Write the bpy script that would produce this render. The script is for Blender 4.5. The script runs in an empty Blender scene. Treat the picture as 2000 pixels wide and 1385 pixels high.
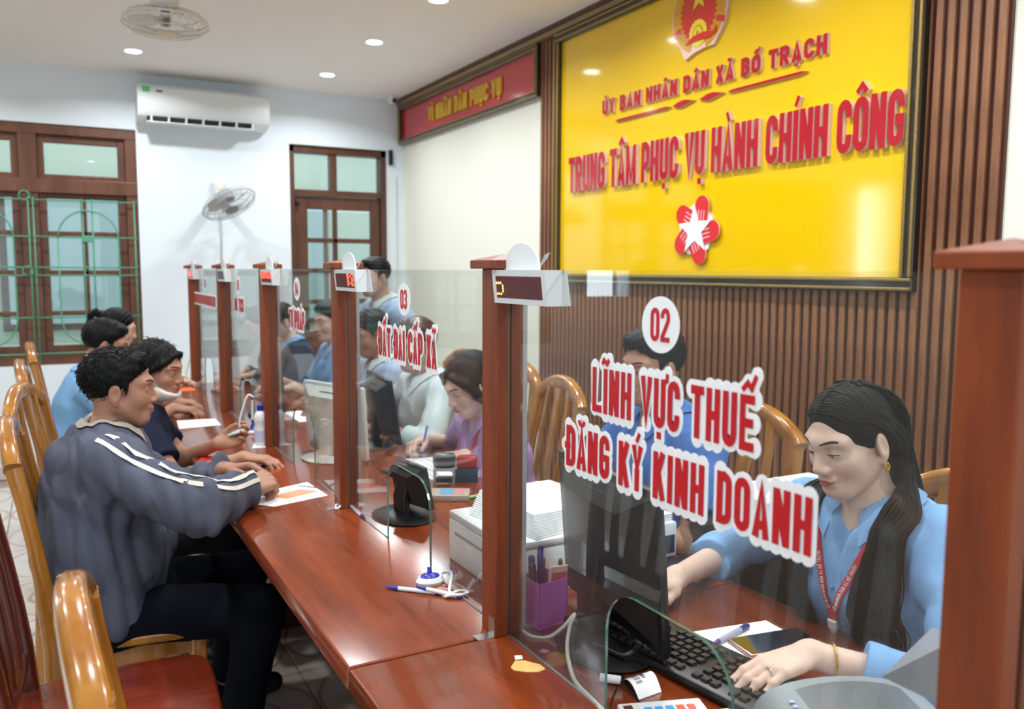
import bpy, bmesh, math, random, unicodedata
import numpy as np
from mathutils import Vector, Matrix
from mathutils.bvhtree import BVHTree
random.seed(7); rng = np.random.default_rng(7)
scene = bpy.context.scene
col = scene.collection
# ------------------------------------------------------------------ camera
CF, CYAW, CPITCH, CROLL, CZ = 1659.07, 0.49614671, 0.09914623, 0.00406676, 1.45
_f = np.array([math.sin(CYAW) * math.cos(CPITCH), math.cos(CYAW) * math.cos(CPITCH), -math.sin(CPITCH)])
_r0 = np.array([math.cos(CYAW), -math.sin(CYAW), 0.0]); _u0 = np.cross(_r0, _f)
_r = _r0 * math.cos(CROLL) + _u0 * math.sin(CROLL); _u = -_r0 * math.sin(CROLL) + _u0 * math.cos(CROLL)
cam_data = bpy.data.cameras.new('camera'); cam = bpy.data.objects.new('camera', cam_data); col.objects.link(cam)
cam_data.sensor_width = 36.0; cam_data.lens = CF * 36.0 / 2000.0; cam_data.clip_start = 0.02
cam.matrix_world = Matrix(((_r[0], _u[0], -_f[0], 0), (_r[1], _u[1], -_f[1], 0), (_r[2], _u[2], -_f[2], CZ), (0, 0, 0, 1)))
cam_data.dof.use_dof = True; cam_data.dof.focus_distance = 1.75; cam_data.dof.aperture_fstop = 4.5
scene.camera = cam
scene.view_settings.view_transform = 'Standard'; scene.view_settings.look = 'None'
scene.view_settings.gamma = 1.0; scene.view_settings.use_curve_mapping = False
scene.view_settings.exposure = 0.22
scene.cycles.transparent_max_bounces = 40; scene.cycles.max_bounces = 10
scene.cycles.sample_clamp_indirect = 6.0
# ------------------------------------------------------------------ world: an overcast bright day outside
world = bpy.data.worlds.new('sky'); scene.world = world; world.use_nodes = True
world.node_tree.nodes['Background'].inputs[0].default_value = (0.74, 0.89, 1.0, 1)
world.node_tree.nodes['Background'].inputs[1].default_value = 1.1
XL, XR, YN, YB, ZC = -4.4, 2.6, -3.2, 6.7, 2.82       # room shell

def area(name, loc, rot, sx, sy, power, color):
    d = bpy.data.lights.new(name, 'AREA'); d.shape = 'RECTANGLE'; d.size = sx; d.size_y = sy; d.energy = power; d.color = color
    o = bpy.data.objects.new(name, d); col.objects.link(o); o.location = loc; o.rotation_euler = rot; return o
# daylight coming in through the windows of the left wall and the open front behind the camera
for i, yc in enumerate((0.9, -1.7)):
    area('window_daylight', (XL - 0.12, yc, 1.55), (0, -math.pi / 2, 0), 1.5, 1.9, 15, (0.74, 0.89, 1.0))
area('back_window_daylight', (-3.22, YB + .25, 1.8), (-math.pi / 2, 0, 0), .45, 1.2, 18, (0.78, 0.92, 1.0))
area('front_daylight', (-0.9, YN - 0.12, 1.5), (math.pi / 2, 0, 0), 3.4, 2.0, 16, (0.76, 0.9, 1.0))

def ray(px, py):
    return _f + _r * (px - 1000) / CF - _u * (py - 692.5) / CF
def onZ(px, py, z): d = ray(px, py); return Vector(d * (z - CZ) / d[2]) + Vector((0, 0, CZ))
def onX(px, py, x): d = ray(px, py); return Vector(d * x / d[0]) + Vector((0, 0, CZ))
def onY(px, py, y): d = ray(px, py); return Vector(d * y / d[1]) + Vector((0, 0, CZ))
V = Vector
# ------------------------------------------------------------------ materials
def lin(c):
    return tuple(((v / 255) / 12.92 if v / 255 <= 0.04045 else ((v / 255 + 0.055) / 1.055) ** 2.4) for v in c)
MATS = {}
def mat(name, rgb, rough=0.5, metal=0.0, coat=0.0, spec=0.5, vary=0.0, vscale=20.0, bump=0.0, bscale=200.0, emit=0.0, sheen=0.0, trans=0.0, sss=0.0):
    if name in MATS: return MATS[name]
    m = bpy.data.materials.new(name); m.use_nodes = True; nt = m.node_tree; b = nt.nodes['Principled BSDF']
    c = lin(rgb)
    b.inputs['Base Color'].default_value = (*c, 1); b.inputs['Roughness'].default_value = rough
    b.inputs['Metallic'].default_value = metal; b.inputs['Coat Weight'].default_value = coat; b.inputs['Coat Roughness'].default_value = 0.08
    b.inputs['Specular IOR Level'].default_value = spec
    if sheen: b.inputs['Sheen Weight'].default_value = sheen
    if sss: b.inputs['Subsurface Weight'].default_value = sss; b.inputs['Subsurface Radius'].default_value = (0.012, 0.005, 0.003)
    if emit: b.inputs['Emission Color'].default_value = (*c, 1); b.inputs['Emission Strength'].default_value = emit
    tc = nt.nodes.new('ShaderNodeTexCoord')
    if vary:
        n = nt.nodes.new('ShaderNodeTexNoise'); n.inputs['Scale'].default_value = vscale; n.inputs['Detail'].default_value = 4
        nt.links.new(tc.outputs['Object'], n.inputs['Vector'])
        mx = nt.nodes.new('ShaderNodeMix'); mx.data_type = 'RGBA'
        mx.inputs[6].default_value = tuple(v * (1 - vary) for v in c) + (1,); mx.inputs[7].default_value = tuple(min(1, v * (1 + vary)) for v in c) + (1,)
        nt.links.new(n.outputs['Fac'], mx.inputs[0]); nt.links.new(mx.outputs[2], b.inputs['Base Color'])
    if bump:
        n2 = nt.nodes.new('ShaderNodeTexNoise'); n2.inputs['Scale'].default_value = bscale; n2.inputs['Detail'].default_value = 3
        nt.links.new(tc.outputs['Object'], n2.inputs['Vector'])
        bp = nt.nodes.new('ShaderNodeBump'); bp.inputs['Strength'].default_value = bump; bp.inputs['Distance'].default_value = 0.002
        nt.links.new(n2.outputs['Fac'], bp.inputs['Height']); nt.links.new(bp.outputs['Normal'], b.inputs['Normal'])
    MATS[name] = m; return m
def wood(name, dark, light, axis='Z', rough=0.3, coat=0.3, scale=1.0):
    if name in MATS: return MATS[name]
    m = bpy.data.materials.new(name); m.use_nodes = True; nt = m.node_tree; b = nt.nodes['Principled BSDF']
    tc = nt.nodes.new('ShaderNodeTexCoord'); mp = nt.nodes.new('ShaderNodeMapping')
    s = [14 * scale] * 3; s['XYZ'.index(axis)] = 1.6 * scale
    mp.inputs['Scale'].default_value = s
    n = nt.nodes.new('ShaderNodeTexNoise'); n.inputs['Scale'].default_value = 1.0; n.inputs['Detail'].default_value = 8; n.inputs['Distortion'].default_value = 0.8
    n2 = nt.nodes.new('ShaderNodeTexNoise'); n2.inputs['Scale'].default_value = 6.0; n2.inputs['Detail'].default_value = 6
    mx = nt.nodes.new('ShaderNodeMix'); mx.data_type = 'RGBA'; mx.inputs[6].default_value = (*lin(dark), 1); mx.inputs[7].default_value = (*lin(light), 1)
    ad = nt.nodes.new('ShaderNodeMath'); ad.operation = 'MULTIPLY_ADD'; ad.inputs[1].default_value = 0.35
    rp = nt.nodes.new('ShaderNodeMapRange'); rp.inputs[1].default_value = 0.45; rp.inputs[2].default_value = 0.85
    L = nt.links.new
    L(tc.outputs['Object'], mp.inputs['Vector']); L(mp.outputs[0], n.inputs['Vector']); L(mp.outputs[0], n2.inputs['Vector'])
    L(n2.outputs['Fac'], ad.inputs[0]); L(n.outputs['Fac'], ad.inputs[2]); L(ad.outputs[0], rp.inputs[0]); L(rp.outputs[0], mx.inputs[0]); L(mx.outputs[2], b.inputs['Base Color'])
    b.inputs['Roughness'].default_value = rough; b.inputs['Coat Weight'].default_value = coat; b.inputs['Coat Roughness'].default_value = 0.06
    MATS[name] = m; return m
def glass_mat(name, tint=(0.93, 0.97, 0.955), haze=0.05, ior=1.5, rough=0.0):
    m = bpy.data.materials.new(name); m.use_nodes = True; nt = m.node_tree; nt.nodes.clear()
    out = nt.nodes.new('ShaderNodeOutputMaterial'); tr = nt.nodes.new('ShaderNodeBsdfTransparent'); gl = nt.nodes.new('ShaderNodeBsdfGlossy')
    df = nt.nodes.new('ShaderNodeBsdfDiffuse'); fr = nt.nodes.new('ShaderNodeFresnel'); m1 = nt.nodes.new('ShaderNodeMixShader'); m2 = nt.nodes.new('ShaderNodeMixShader')
    tr.inputs[0].default_value = (*tint, 1); gl.inputs['Roughness'].default_value = rough; df.inputs[0].default_value = (0.8, 0.85, 0.85, 1); fr.inputs[0].default_value = ior
    geo = nt.nodes.new('ShaderNodeNewGeometry')
    m1.inputs[0].default_value = haze
    L = nt.links.new
    L(tr.outputs[0], m1.inputs[1]); L(df.outputs[0], m1.inputs[2]); L(fr.outputs[0], m2.inputs[0]); L(m1.outputs[0], m2.inputs[1]); L(gl.outputs[0], m2.inputs[2]); L(m2.outputs[0], out.inputs[0])
    MATS[name] = m; return m
M_POST = wood('mahogany_post', (102, 40, 11), (142, 63, 21), 'Z', 0.42, 0.0)
M_TOP = wood('mahogany_top', (98, 38, 13), (138, 60, 24), 'Y', 0.2, 0.35)
M_HONEY = wood('honey_wood', (140, 82, 17), (179, 119, 41), 'Z', 0.22, 0.7)
M_REDWOOD = wood('red_wood', (99, 30, 12), (132, 49, 25), 'X', 0.25, 0.5)
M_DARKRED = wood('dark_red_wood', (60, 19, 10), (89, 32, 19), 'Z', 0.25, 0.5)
M_SLAT = wood('slat_wood', (105, 64, 41), (158, 109, 75), 'Z', 0.4, 0.1)
M_SLATBASE = wood('slat_base', (66, 32, 22), (85, 46, 32), 'Z', 0.5, 0.0)
M_WINWOOD = wood('window_wood', (88, 52, 36), (113, 72, 52), 'Z', 0.45, 0.1)
M_DOORWOOD = wood('door_wood', (74, 40, 27), (99, 59, 40), 'Z', 0.4, 0.15)
M_WALL = mat('white_paint', (226, 236, 243), 0.7, vary=0.015, vscale=3, bump=0.05)
M_CREAM = mat('cream_wallpaper', (236, 236, 222), 0.7, vary=0.02, vscale=60, bump=0.08, bscale=400)
M_CEIL = mat('ceiling_paint', (242, 239, 236), 0.8)
M_WHITE = mat('white_plastic', (224, 229, 230), 0.35)
M_OFFW = mat('off_white_plastic', (220, 220, 212), 0.4)
M_GREY = mat('grey_plastic', (140, 142, 144), 0.4)
M_LGREY = mat('light_grey_plastic', (178, 182, 184), 0.4)
M_BLACK = mat('black_plastic', (22, 22, 24), 0.35)
M_BLACKM = mat('matte_black', (30, 32, 36), 0.55)
M_STEEL = mat('steel', (190, 190, 186), 0.28, metal=1.0)
M_CHROME = mat('chrome', (225, 225, 225), 0.08, metal=1.0)
M_GOLD = mat('gold', (214, 170, 84), 0.25, metal=1.0)
M_GILT = mat('gilt_frame', (168, 142, 84), 0.35, metal=0.7, vary=0.5, vscale=160, bump=0.6, bscale=260)
M_FRAMEDARK = mat('frame_dark', (44, 36, 30), 0.3, coat=0.4)
M_YELLOW = mat('yellow_acrylic', (244, 200, 8), 0.08, coat=0.6, spec=0.5)
M_RED = mat('red_acrylic', (182, 24, 38), 0.12, coat=0.5)
M_REDBOARD = mat('red_board', (204, 40, 52), 0.15, coat=0.4)
M_LETYEL = mat('yellow_letter', (236, 190, 36), 0.3)
M_LETEDGE = mat('letter_edge', (226, 196, 188), 0.4)
M_PAPER = mat('paper', (240, 242, 244), 0.8)
M_STICK = mat('sticker_white', (246, 248, 250), 0.4)
M_STICKR = mat('sticker_red', (196, 20, 32), 0.35)
M_BLUE = mat('blue_plastic', (40, 44, 150), 0.3)
M_GREENBAR = mat('green_paint', (84, 160, 128), 0.4)
M_INK = mat('ink', (70, 72, 90), 0.7)
M_PALEGREEN = mat('pale_green_wall', (226, 232, 218), 0.8)
M_GLASS = glass_mat('partition_glass', (0.955, 0.975, 0.965), 0.016)
M_PANE = glass_mat('window_glass', (0.84, 0.90, 0.88), 0.05)
M_GEDGE = mat('glass_edge', (70, 120, 104), 0.15, coat=0.5)
# ------------------------------------------------------------------ mesh building
class MB:
    def __init__(s): s.v = []; s.f = []; s.m = []
    def add(s, vs, fs, mi=0):
        o = len(s.v); s.v.extend([tuple(p) for p in vs]); s.f.extend([tuple(i + o for i in f) for f in fs]); s.m.extend([mi] * len(fs)); return s
    def box(s, a, b, bev=0.0, mi=0, M=None):
        (x0, y0, z0), (x1, y1, z1) = a, b
        if bev <= 0:
            vs = [V((x, y, z)) for x in (x0, x1) for y in (y0, y1) for z in (z0, z1)]
            fs = [(0, 1, 3, 2), (4, 6, 7, 5), (0, 4, 5, 1), (2, 3, 7, 6), (0, 2, 6, 4), (1, 5, 7, 3)]
        else:
            bm = bmesh.new(); bmesh.ops.create_cube(bm, size=1.0)
            for v in bm.verts: v.co = V(((x0 + x1) / 2 + v.co.x * (x1 - x0), (y0 + y1) / 2 + v.co.y * (y1 - y0), (z0 + z1) / 2 + v.co.z * (z1 - z0)))
            bmesh.ops.bevel(bm, geom=bm.edges[:], offset=bev, segments=2, profile=0.5, affect='EDGES')
            bm.verts.index_update(); vs = [v.co.copy() for v in bm.verts]; fs = [[v.index for v in f.verts] for f in bm.faces]; bm.free()
        if M is not None: vs = [M @ v for v in vs]
        return s.add(vs, fs, mi)
    def tube(s, path, r, n=8, mi=0, caps=True, flat=1.0, side=None):
        P = [V(p) for p in path]; k = len(P)
        R = r if isinstance(r, (list, tuple)) else [r] * k
        T = [(P[min(i + 1, k - 1)] - P[max(i - 1, 0)]).normalized() for i in range(k)]
        a = V(side) if side is not None else (V((0, 0, 1)) if abs(T[0].z) < 0.9 else V((1, 0, 0)))
        vs = []
        for i in range(k):
            a = (a - T[i] * a.dot(T[i]));
            if a.length < 1e-6: a = T[i].orthogonal()
            a.normalize(); b = T[i].cross(a)
            for j in range(n):
                t = 2 * math.pi * j / n; vs.append(P[i] + (a * math.cos(t) + b * math.sin(t) * flat) * R[i])
        fs = [(i * n + j, i * n + (j + 1) % n, (i + 1) * n + (j + 1) % n, (i + 1) * n + j) for i in range(k - 1) for j in range(n)]
        if caps: fs += [tuple(reversed(range(n))), tuple(range((k - 1) * n, k * n))]
        return s.add(vs, fs, mi)
    def sweep(s, path, w, d, side, mi=0, rnd=0.35):
        # rounded rectangular section: half width w along `side`, half depth d across
        P = [V(p) for p in path]; k = len(P)
        W = w if isinstance(w, (list, tuple)) else [w] * k; D = d if isinstance(d, (list, tuple)) else [d] * k
        sec = []
        for cx, cy, a0 in ((1, 1, 0), (-1, 1, 90), (-1, -1, 180), (1, -1, 270)):
            for a in (0, 45, 90):
                t = math.radians(a0 + a); sec.append((cx * (1 - rnd) + rnd * math.cos(t), cy * (1 - rnd) + rnd * math.sin(t)))
        n = len(sec); vs = []
        for i in range(k):
            T = (P[min(i + 1, k - 1)] - P[max(i - 1, 0)]).normalized()
            a = V(side); a = (a - T * a.dot(T)).normalized(); b = T.cross(a)
            for (x, y) in sec: vs.append(P[i] + a * x * W[i] + b * y * D[i])
        fs = [(i * n + j, i * n + (j + 1) % n, (i + 1) * n + (j + 1) % n, (i + 1) * n + j) for i in range(k - 1) for j in range(n)]
        fs += [tuple(reversed(range(n))), tuple(range((k - 1) * n, k * n))]
        return s.add(vs, fs, mi)
    def lathe(s, prof, n=20, M=None, mi=0):
        vs = []
        for (r, z) in prof:
            for j in range(n): t = 2 * math.pi * j / n; vs.append(V((r * math.cos(t), r * math.sin(t), z)))
        k = len(prof)
        fs = [(i * n + j, i * n + (j + 1) % n, (i + 1) * n + (j + 1) % n, (i + 1) * n + j) for i in range(k - 1) for j in range(n)]
        fs += [tuple(reversed(range(n))), tuple(range((k - 1) * n, k * n))]
        if M is not None: vs = [M @ v for v in vs]
        return s.add(vs, fs, mi)
    def prism(s, poly, h0, h1, M, mi=0, mis=None):
        n = len(poly); vs = [M @ V((x, y, h0)) for x, y in poly] + [M @ V((x, y, h1)) for x, y in poly]
        s.add(vs, [tuple(reversed(range(n))), tuple(range(n, 2 * n))], mi)
        o = len(s.v) - 2 * n; k = mi if mis is None else mis
        for i in range(n): s.f.append((o + i, o + (i + 1) % n, o + n + (i + 1) % n, o + n + i)); s.m.append(k)
        return s
    def ell(s, c, r, nu=16, nv=10, mi=0, M=None):
        vs = []; fs = []
        for i in range(nv + 1):
            ph = math.pi * i / nv
            for j in range(nu):
                t = 2 * math.pi * j / nu; vs.append(V((c[0] + r[0] * math.sin(ph) * math.cos(t), c[1] + r[1] * math.sin(ph) * math.sin(t), c[2] + r[2] * math.cos(ph))))
        for i in range(nv):
            for j in range(nu): fs.append((i * nu + j, (i + 1) * nu + j, (i + 1) * nu + (j + 1) % nu, i * nu + (j + 1) % nu))
        if M is not None: vs = [M @ v for v in vs]
        return s.add(vs, fs, mi)
    def mesh(s, name, mats):
        me = bpy.data.meshes.new(name); me.from_pydata(s.v, [], s.f)
        for m in (mats if isinstance(mats, (list, tuple)) else [mats]): me.materials.append(m)
        me.polygons.foreach_set('material_index', s.m); return me
    def build(s, name, mats, parent=None, smooth=None, origin=None):
        if origin is not None:
            o3 = V(origin); s.v = [tuple(V(p) - o3) for p in s.v]
        me = s.mesh(name, mats); o = bpy.data.objects.new(name, me); col.objects.link(o)
        if origin is not None: o.location = origin
        if smooth is not None:
            me.shade_smooth() if smooth >= 180 else me.set_sharp_from_angle(angle=math.radians(smooth)); 
            if smooth < 180: me.polygons.foreach_set('use_smooth', [True] * len(me.polygons))
        if parent is not None: attach(o, parent)
        return o
def attach(o, p):
    o.parent = p
    bpy.context.view_layer.update() if False else None
    o.matrix_parent_inverse = pmat(p).inverted()
def pmat(o):
    m = Matrix.LocRotScale(o.location, o.rotation_euler, o.scale)
    return m if o.parent is None else pmat(o.parent) @ o.matrix_parent_inverse @ m
def tag(o, label=None, cat=None, group=None, kind=None):
    if label: o['label'] = label
    if cat: o['category'] = cat
    if group: o['group'] = group
    if kind: o['kind'] = kind
    return o
def empty(name, loc, rz=0.0):
    o = bpy.data.objects.new(name, None); col.objects.link(o); o.location = loc; o.rotation_euler = (0, 0, rz); o.empty_display_size = 0.05; return o
def thing(name, label, cat, loc=(0, 0, 0), group=None, rz=0.0): return tag(empty(name, loc, rz), label, cat, group)
def copy_tree(o, parent=None):
    c = o.copy(); col.objects.link(c); c.parent = parent
    for ch in o.children: copy_tree(ch, c)
    return c
def struct(o, label=None, cat=None): return tag(o, label, cat, kind='structure')
def frame_matrix(o, xa, ya, za=None):
    xa = V(xa).normalized(); ya = V(ya).normalized(); za = xa.cross(ya) if za is None else V(za).normalized()
    return Matrix(((xa.x, ya.x, za.x, o[0]), (xa.y, ya.y, za.y, o[1]), (xa.z, ya.z, za.z, o[2]), (0, 0, 0, 1)))
def RZ(a, loc=(0, 0, 0)): return Matrix.Translation(V(loc)) @ Matrix.Rotation(a, 4, 'Z')
# ------------------------------------------------------------------ lettering: a condensed bold stroke alphabet
def arc(cx, cy, rx, ry, a0, a1, n=6): return [(cx + rx * math.cos(math.radians(a0 + (a1 - a0) * i / n)), cy + ry * math.sin(math.radians(a0 + (a1 - a0) * i / n))) for i in range(n + 1)]
def glyph(ch, w, t):
    h = t / 2; x0, x1, y0, y1 = h, w - h, h, 1 - h; cx = w / 2; rx = (x1 - x0) / 2; ry = min(0.2, rx * 1.1)
    top = arc(cx, y1 - ry, rx, ry, 180, 0); bot = arc(cx, y0 + ry, rx, ry, 0, -180)
    g = {
        'I': [[(h, 0), (h, 1)]], 'L': [[(x0, 1), (x0, y0), (w, y0)]], 'T': [[(0, y1), (w, y1)], [(cx, y1), (cx, 0)]],
        'H': [[(x0, 0), (x0, 1)], [(x1, 0), (x1, 1)], [(x0, .5), (x1, .5)]], 'N': [[(x0, 0), (x0, 1)], [(x1, 0), (x1, 1)], [(x0, .97), (x1, .03)]],
        'M': [[(x0, 0), (x0, 1)], [(x1, 0), (x1, 1)], [(x0, .97), (cx, .12), (x1, .97)]], 'A': [[(h * .9, 0), (cx, .97), (w - h * .9, 0)], [(x0 + .05, .24), (x1 - .05, .24)]],
        'V': [[(h * .9, 1), (cx, .03), (w - h * .9, 1)]], 'X': [[(h, 0), (w - h, 1)], [(h, 1), (w - h, 0)]], 'Y': [[(h, 1), (cx, .45), (w - h, 1)], [(cx, .5), (cx, 0)]],
        'K': [[(x0, 0), (x0, 1)], [(w - h, 1), (x0 + .04, .45)], [(x0 + .1, .55), (w - h * .9, 0)]], 'E': [[(w, y1), (x0, y1), (x0, y0), (w, y0)], [(x0, .5), (w - .03, .5)]],
        'U': [[(x0, 1)] + [(x0, y0 + ry)] + list(reversed(bot))[1:] + [(x1, 1)]], 'O': [top + bot + [top[0]]],
        'C': [[(x1, .66)] + list(reversed(top)) + list(reversed(bot)) + [(x1, .34)]],
        'G': [[(x1, .68)] + list(reversed(top)) + list(reversed(bot)) + [(x1, .48), (cx - .02, .48)]],
        'D': [[(x0, 0), (x0, 1)], [(x0, y1), (cx - .02, y1)] + arc(cx - .02, y1 - ry, x1 - cx + .02, ry, 90, 0) + arc(cx - .02, y0 + ry, x1 - cx + .02, ry, 0, -90) + [(x0, y0)]],
        'P': [[(x0, 0), (x0, 1)], [(x0, y1), (cx - .02, y1)] + arc(cx - .02, y1 - ry * .8, x1 - cx + .02, ry * .8, 90, 0) + arc(cx - .02, .42 + ry * .8, x1 - cx + .02, ry * .8, 0, -90) + [(x0, .42)]],
        'R': [[(x0, 0), (x0, 1)], [(x0, y1), (cx - .02, y1)] + arc(cx - .02, y1 - ry * .8, x1 - cx + .02, ry * .8, 90, 0) + arc(cx - .02, .47 + ry * .7, x1 - cx + .02, ry * .7, 0, -90) + [(x0, .47)], [(cx, .47), (w - h, 0)]],
        'B': [[(x0, 0), (x0, 1)], [(x0, y1), (cx - .02, y1)] + arc(cx - .02, y1 - ry * .7, x1 - cx, ry * .7, 90, 0) + arc(cx - .02, .52 + ry * .7, x1 - cx, ry * .7, 0, -90) + [(x0, .52)], [(x0, .52), (cx - .02, .52)] + arc(cx - .02, .52 - ry * .7, x1 - cx + .02, ry * .7, 90, 0) + arc(cx - .02, y0 + ry * .7, x1 - cx + .02, ry * .7, 0, -90) + [(x0, y0)]],
        '2': [[(x0, .7)] + top + [(x1, .64), (x0, y0 + .05), (x0, y0), (w, y0)]], '3': [[(x0, .74)] + top + [(x1, .6), (cx, .52), (x1, .42)] + bot + [(x0, .26)]],
        '4': [[(x1 - .06, 0), (x1 - .06, 1), (x0, .34), (x0, .28), (w, .28)]], '5': [[(w - .02, y1), (x0, y1), (x0, .56), (cx, .62), (x1, .52)] + bot + [(x0, .26)]],
        '6': [[(x1, .72)] + list(reversed(top)) + list(reversed(bot)) + [(x1, .5), (cx, .58), (x0, .5)]], '1': [[(cx - .1, .8), (cx + .02, y1), (cx + .02, 0)]],
    }
    g['0'] = g['O']; g['\u0110'] = g['D'] + [[(-.07, .5), (cx - .02, .5)]]
    return g.get(ch, [])
def letters(text, w=0.42, t=0.13, gap=0.07, space=0.24):
    """-> list of (x, strokes) ; unit cap height"""
    out = []; x = 0
    for ch in text:
        if ch == ' ': x += space; continue
        d = unicodedata.normalize('NFD', ch); base = d[0]; marks = d[1:]
        lw = {'I': t, 'M': w * 1.28, '1': w * .6}.get(base, w)
        st = [list(p) for p in glyph(base, lw, t)]; c = lw / 2; hi = 1.07; tt = t * .62
        if '\u0302' in marks: st.append(('m', [(c - .15, hi), (c, hi + .14), (c + .15, hi)], tt)); hi += .08
        if '\u0306' in marks: st.append(('m', arc(c, hi + .14, .13, .13, 190, 350, 6), tt)); hi += .1
        if '\u031b' in marks: st.append(('m', [(lw - t * .4, .93), (lw + .05, .98), (lw + .06, 1.12)], tt))
        off = .16 if '\u0302' in marks else 0
        if '\u0301' in marks: st.append(('m', [(c - .03 + off, hi), (c + .08 + off, hi + .2)], tt))
        if '\u0300' in marks: st.append(('m', [(c + .03 + off, hi), (c - .08 + off, hi + .2)], tt))
        if '\u0309' in marks: st.append(('m', [(c - .05, hi + .18), (c + .05, hi + .2), (c + .05, hi + .1), (c, hi + .06), (c, hi)], tt * .9))
        if '\u0303' in marks: st.append(('m', [(c - .15, hi + .02), (c - .08, hi + .12), (c + .06, hi + .04), (c + .15, hi + .14)], tt))
        if '\u0323' in marks: st.append(('m', [(c, -.22), (c, -.08)], t * .95))
        out.append((x, st)); x += lw + gap
    return out, x - gap
def ribbon2d(pts, t, grow=0.0):
    P = [V((p[0], p[1])) for p in pts]; closed = (P[0] - P[-1]).length < 1e-6
    if closed: P = P[:-1]
    n = len(P); L = []; Rr = []
    for i in range(n):
        a = P[(i - 1) % n] if (closed or i > 0) else None; b = P[(i + 1) % n] if (closed or i < n - 1) else None
        d1 = (P[i] - a).normalized() if a is not None else None; d2 = (b - P[i]).normalized() if b is not None else None
        d1 = d1 or d2; d2 = d2 or d1
        n1 = V((-d1.y, d1.x)); n2 = V((-d2.y, d2.x)); m = n1 + n2
        if m.length < 1e-3: m = n1.copy()
        m.normalize(); k = min(1 / max(.3, m.dot(n1)), 1.0 if grow else 1.35); c = P[i].copy()
        if grow and not closed: c += -d1 * grow if i == 0 else (d2 * grow if i == n - 1 else V((0, 0)))
        L.append(c + m * (t / 2) * k); Rr.append(c - m * (t / 2) * k)
    return L, Rr, closed
def add_strokes(mb, strokes, t, M, h0, h1, grow=0.0, mi=0, mis=None):
    for si, st in enumerate(strokes):
        tt = t; h1 = h1 + 0.00004
        if isinstance(st, tuple): tt, st = st[2], st[1]
        w = tt + 2 * grow
        L, R, closed = ribbon2d(st, w, grow * 0.6); n = len(L)
        for i in range(n if closed else n - 1):
            j = (i + 1) % n; quad = [L[i], R[i], R[j], L[j]]
            o = len(mb.v)
            for h in (h0, h1 + 3e-6 * i): mb.v.extend([tuple(M @ V((q.x, q.y, h))) for q in quad])
            fs = [(4, 5, 6, 7), (0, 3, 2, 1)]; mm = [mi, mi]
            fs += [(1, 2, 6, 5), (3, 0, 4, 7)]; mm += [mi if mis is None else mis] * 2
            if not closed and i == 0: fs.append((0, 1, 5, 4)); mm.append(mi if mis is None else mis)
            if not closed and i == n - 2: fs.append((2, 3, 7, 6)); mm.append(mi if mis is None else mis)
            mb.f.extend([tuple(k + o for k in f) for f in fs]); mb.m.extend(mm)
        if grow:
            for pi, p in enumerate([V(q) for q in st]):
                mb.prism([(p.x + w / 2 * math.cos(a * math.pi / 8), p.y + w / 2 * math.sin(a * math.pi / 8)) for a in range(16)], h0, h1 - 0.00002 - 0.000003 * pi, M, mi)
# ================================================================== THE ROOM
def wall_grid(name, axis, pos, thick, u0, u1, z0, z1, holes, material):
    """a wall with openings; axis 'x': plane x=pos, u is y; axis 'y': plane y=pos, u is x. thickness goes outwards"""
    us = sorted({u0, u1, *[h[0] for h in holes], *[h[1] for h in holes]}); zs = sorted({z0, z1, *[h[2] for h in holes], *[h[3] for h in holes]})
    mb = MB()
    for a, b in zip(us, us[1:]):
        for c, d in zip(zs, zs[1:]):
            mu, mz = (a + b) / 2, (c + d) / 2
            if any(h[0] < mu < h[1] and h[2] < mz < h[3] for h in holes): continue
            if axis == 'x': mb.box((min(pos, pos + thick), a, c), (max(pos, pos + thick), b, d))
            else: mb.box((a, min(pos, pos + thick), c), (b, max(pos, pos + thick), d))
    return struct(mb.build(name, material))
# floor: screed plus separate square tiles with recessed joints
floor_o = struct(MB().box((XL - .2, YN - .2, -.12), (XR + .2, YB + .2, -.006)).build('floor', mat('grout', (150, 132, 118), 0.8)))
def tile_material():
    m = bpy.data.materials.new('floor_tile'); m.use_nodes = True; nt = m.node_tree; b = nt.nodes['Principled BSDF']
    tc = nt.nodes.new('ShaderNodeTexCoord'); mp = nt.nodes.new('ShaderNodeMapping'); mp.inputs['Scale'].default_value = (1, 1, 1)
    w = nt.nodes.new('ShaderNodeTexWave'); w.wave_type = 'RINGS'; w.rings_direction = 'Z'; w.inputs['Scale'].default_value = 2.6; w.inputs['Distortion'].default_value = 1.2; w.inputs['Detail Scale'].default_value = 2
    n = nt.nodes.new('ShaderNodeTexNoise'); n.inputs['Scale'].default_value = 9; n.inputs['Detail'].default_value = 5
    cr = nt.nodes.new('ShaderNodeValToRGB'); cr.color_ramp.elements[0].position = 0.0; cr.color_ramp.elements[0].color = (*lin((196, 164, 146)), 1)
    cr.color_ramp.elements[1].position = 0.10; cr.color_ramp.elements[1].color = (*lin((224, 214, 202)), 1)
    mx = nt.nodes.new('ShaderNodeMix'); mx.data_type = 'RGBA'; mx.blend_type = 'MULTIPLY'; mx.inputs[0].default_value = 0.25
    L = nt.links.new; L(tc.outputs['Object'], mp.inputs[0]); L(mp.outputs[0], w.inputs['Vector']); L(w.outputs['Fac'], cr.inputs[0]); L(tc.outputs['Object'], n.inputs['Vector'])
    L(cr.outputs[0], mx.inputs[6]); L(n.outputs['Fac'], mx.inputs[7]); L(mx.outputs[2], b.inputs['Base Color']); b.inputs['Roughness'].default_value = 0.12; b.inputs['Coat Weight'].default_value = 0.3
    return m
M_TILE = tile_material(); TS = 0.5
tmesh = MB().box((-.2475, -.2475, -.006), (.2475, .2475, 0), 0.0012).mesh('tile', M_TILE)
ix = 0
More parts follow.
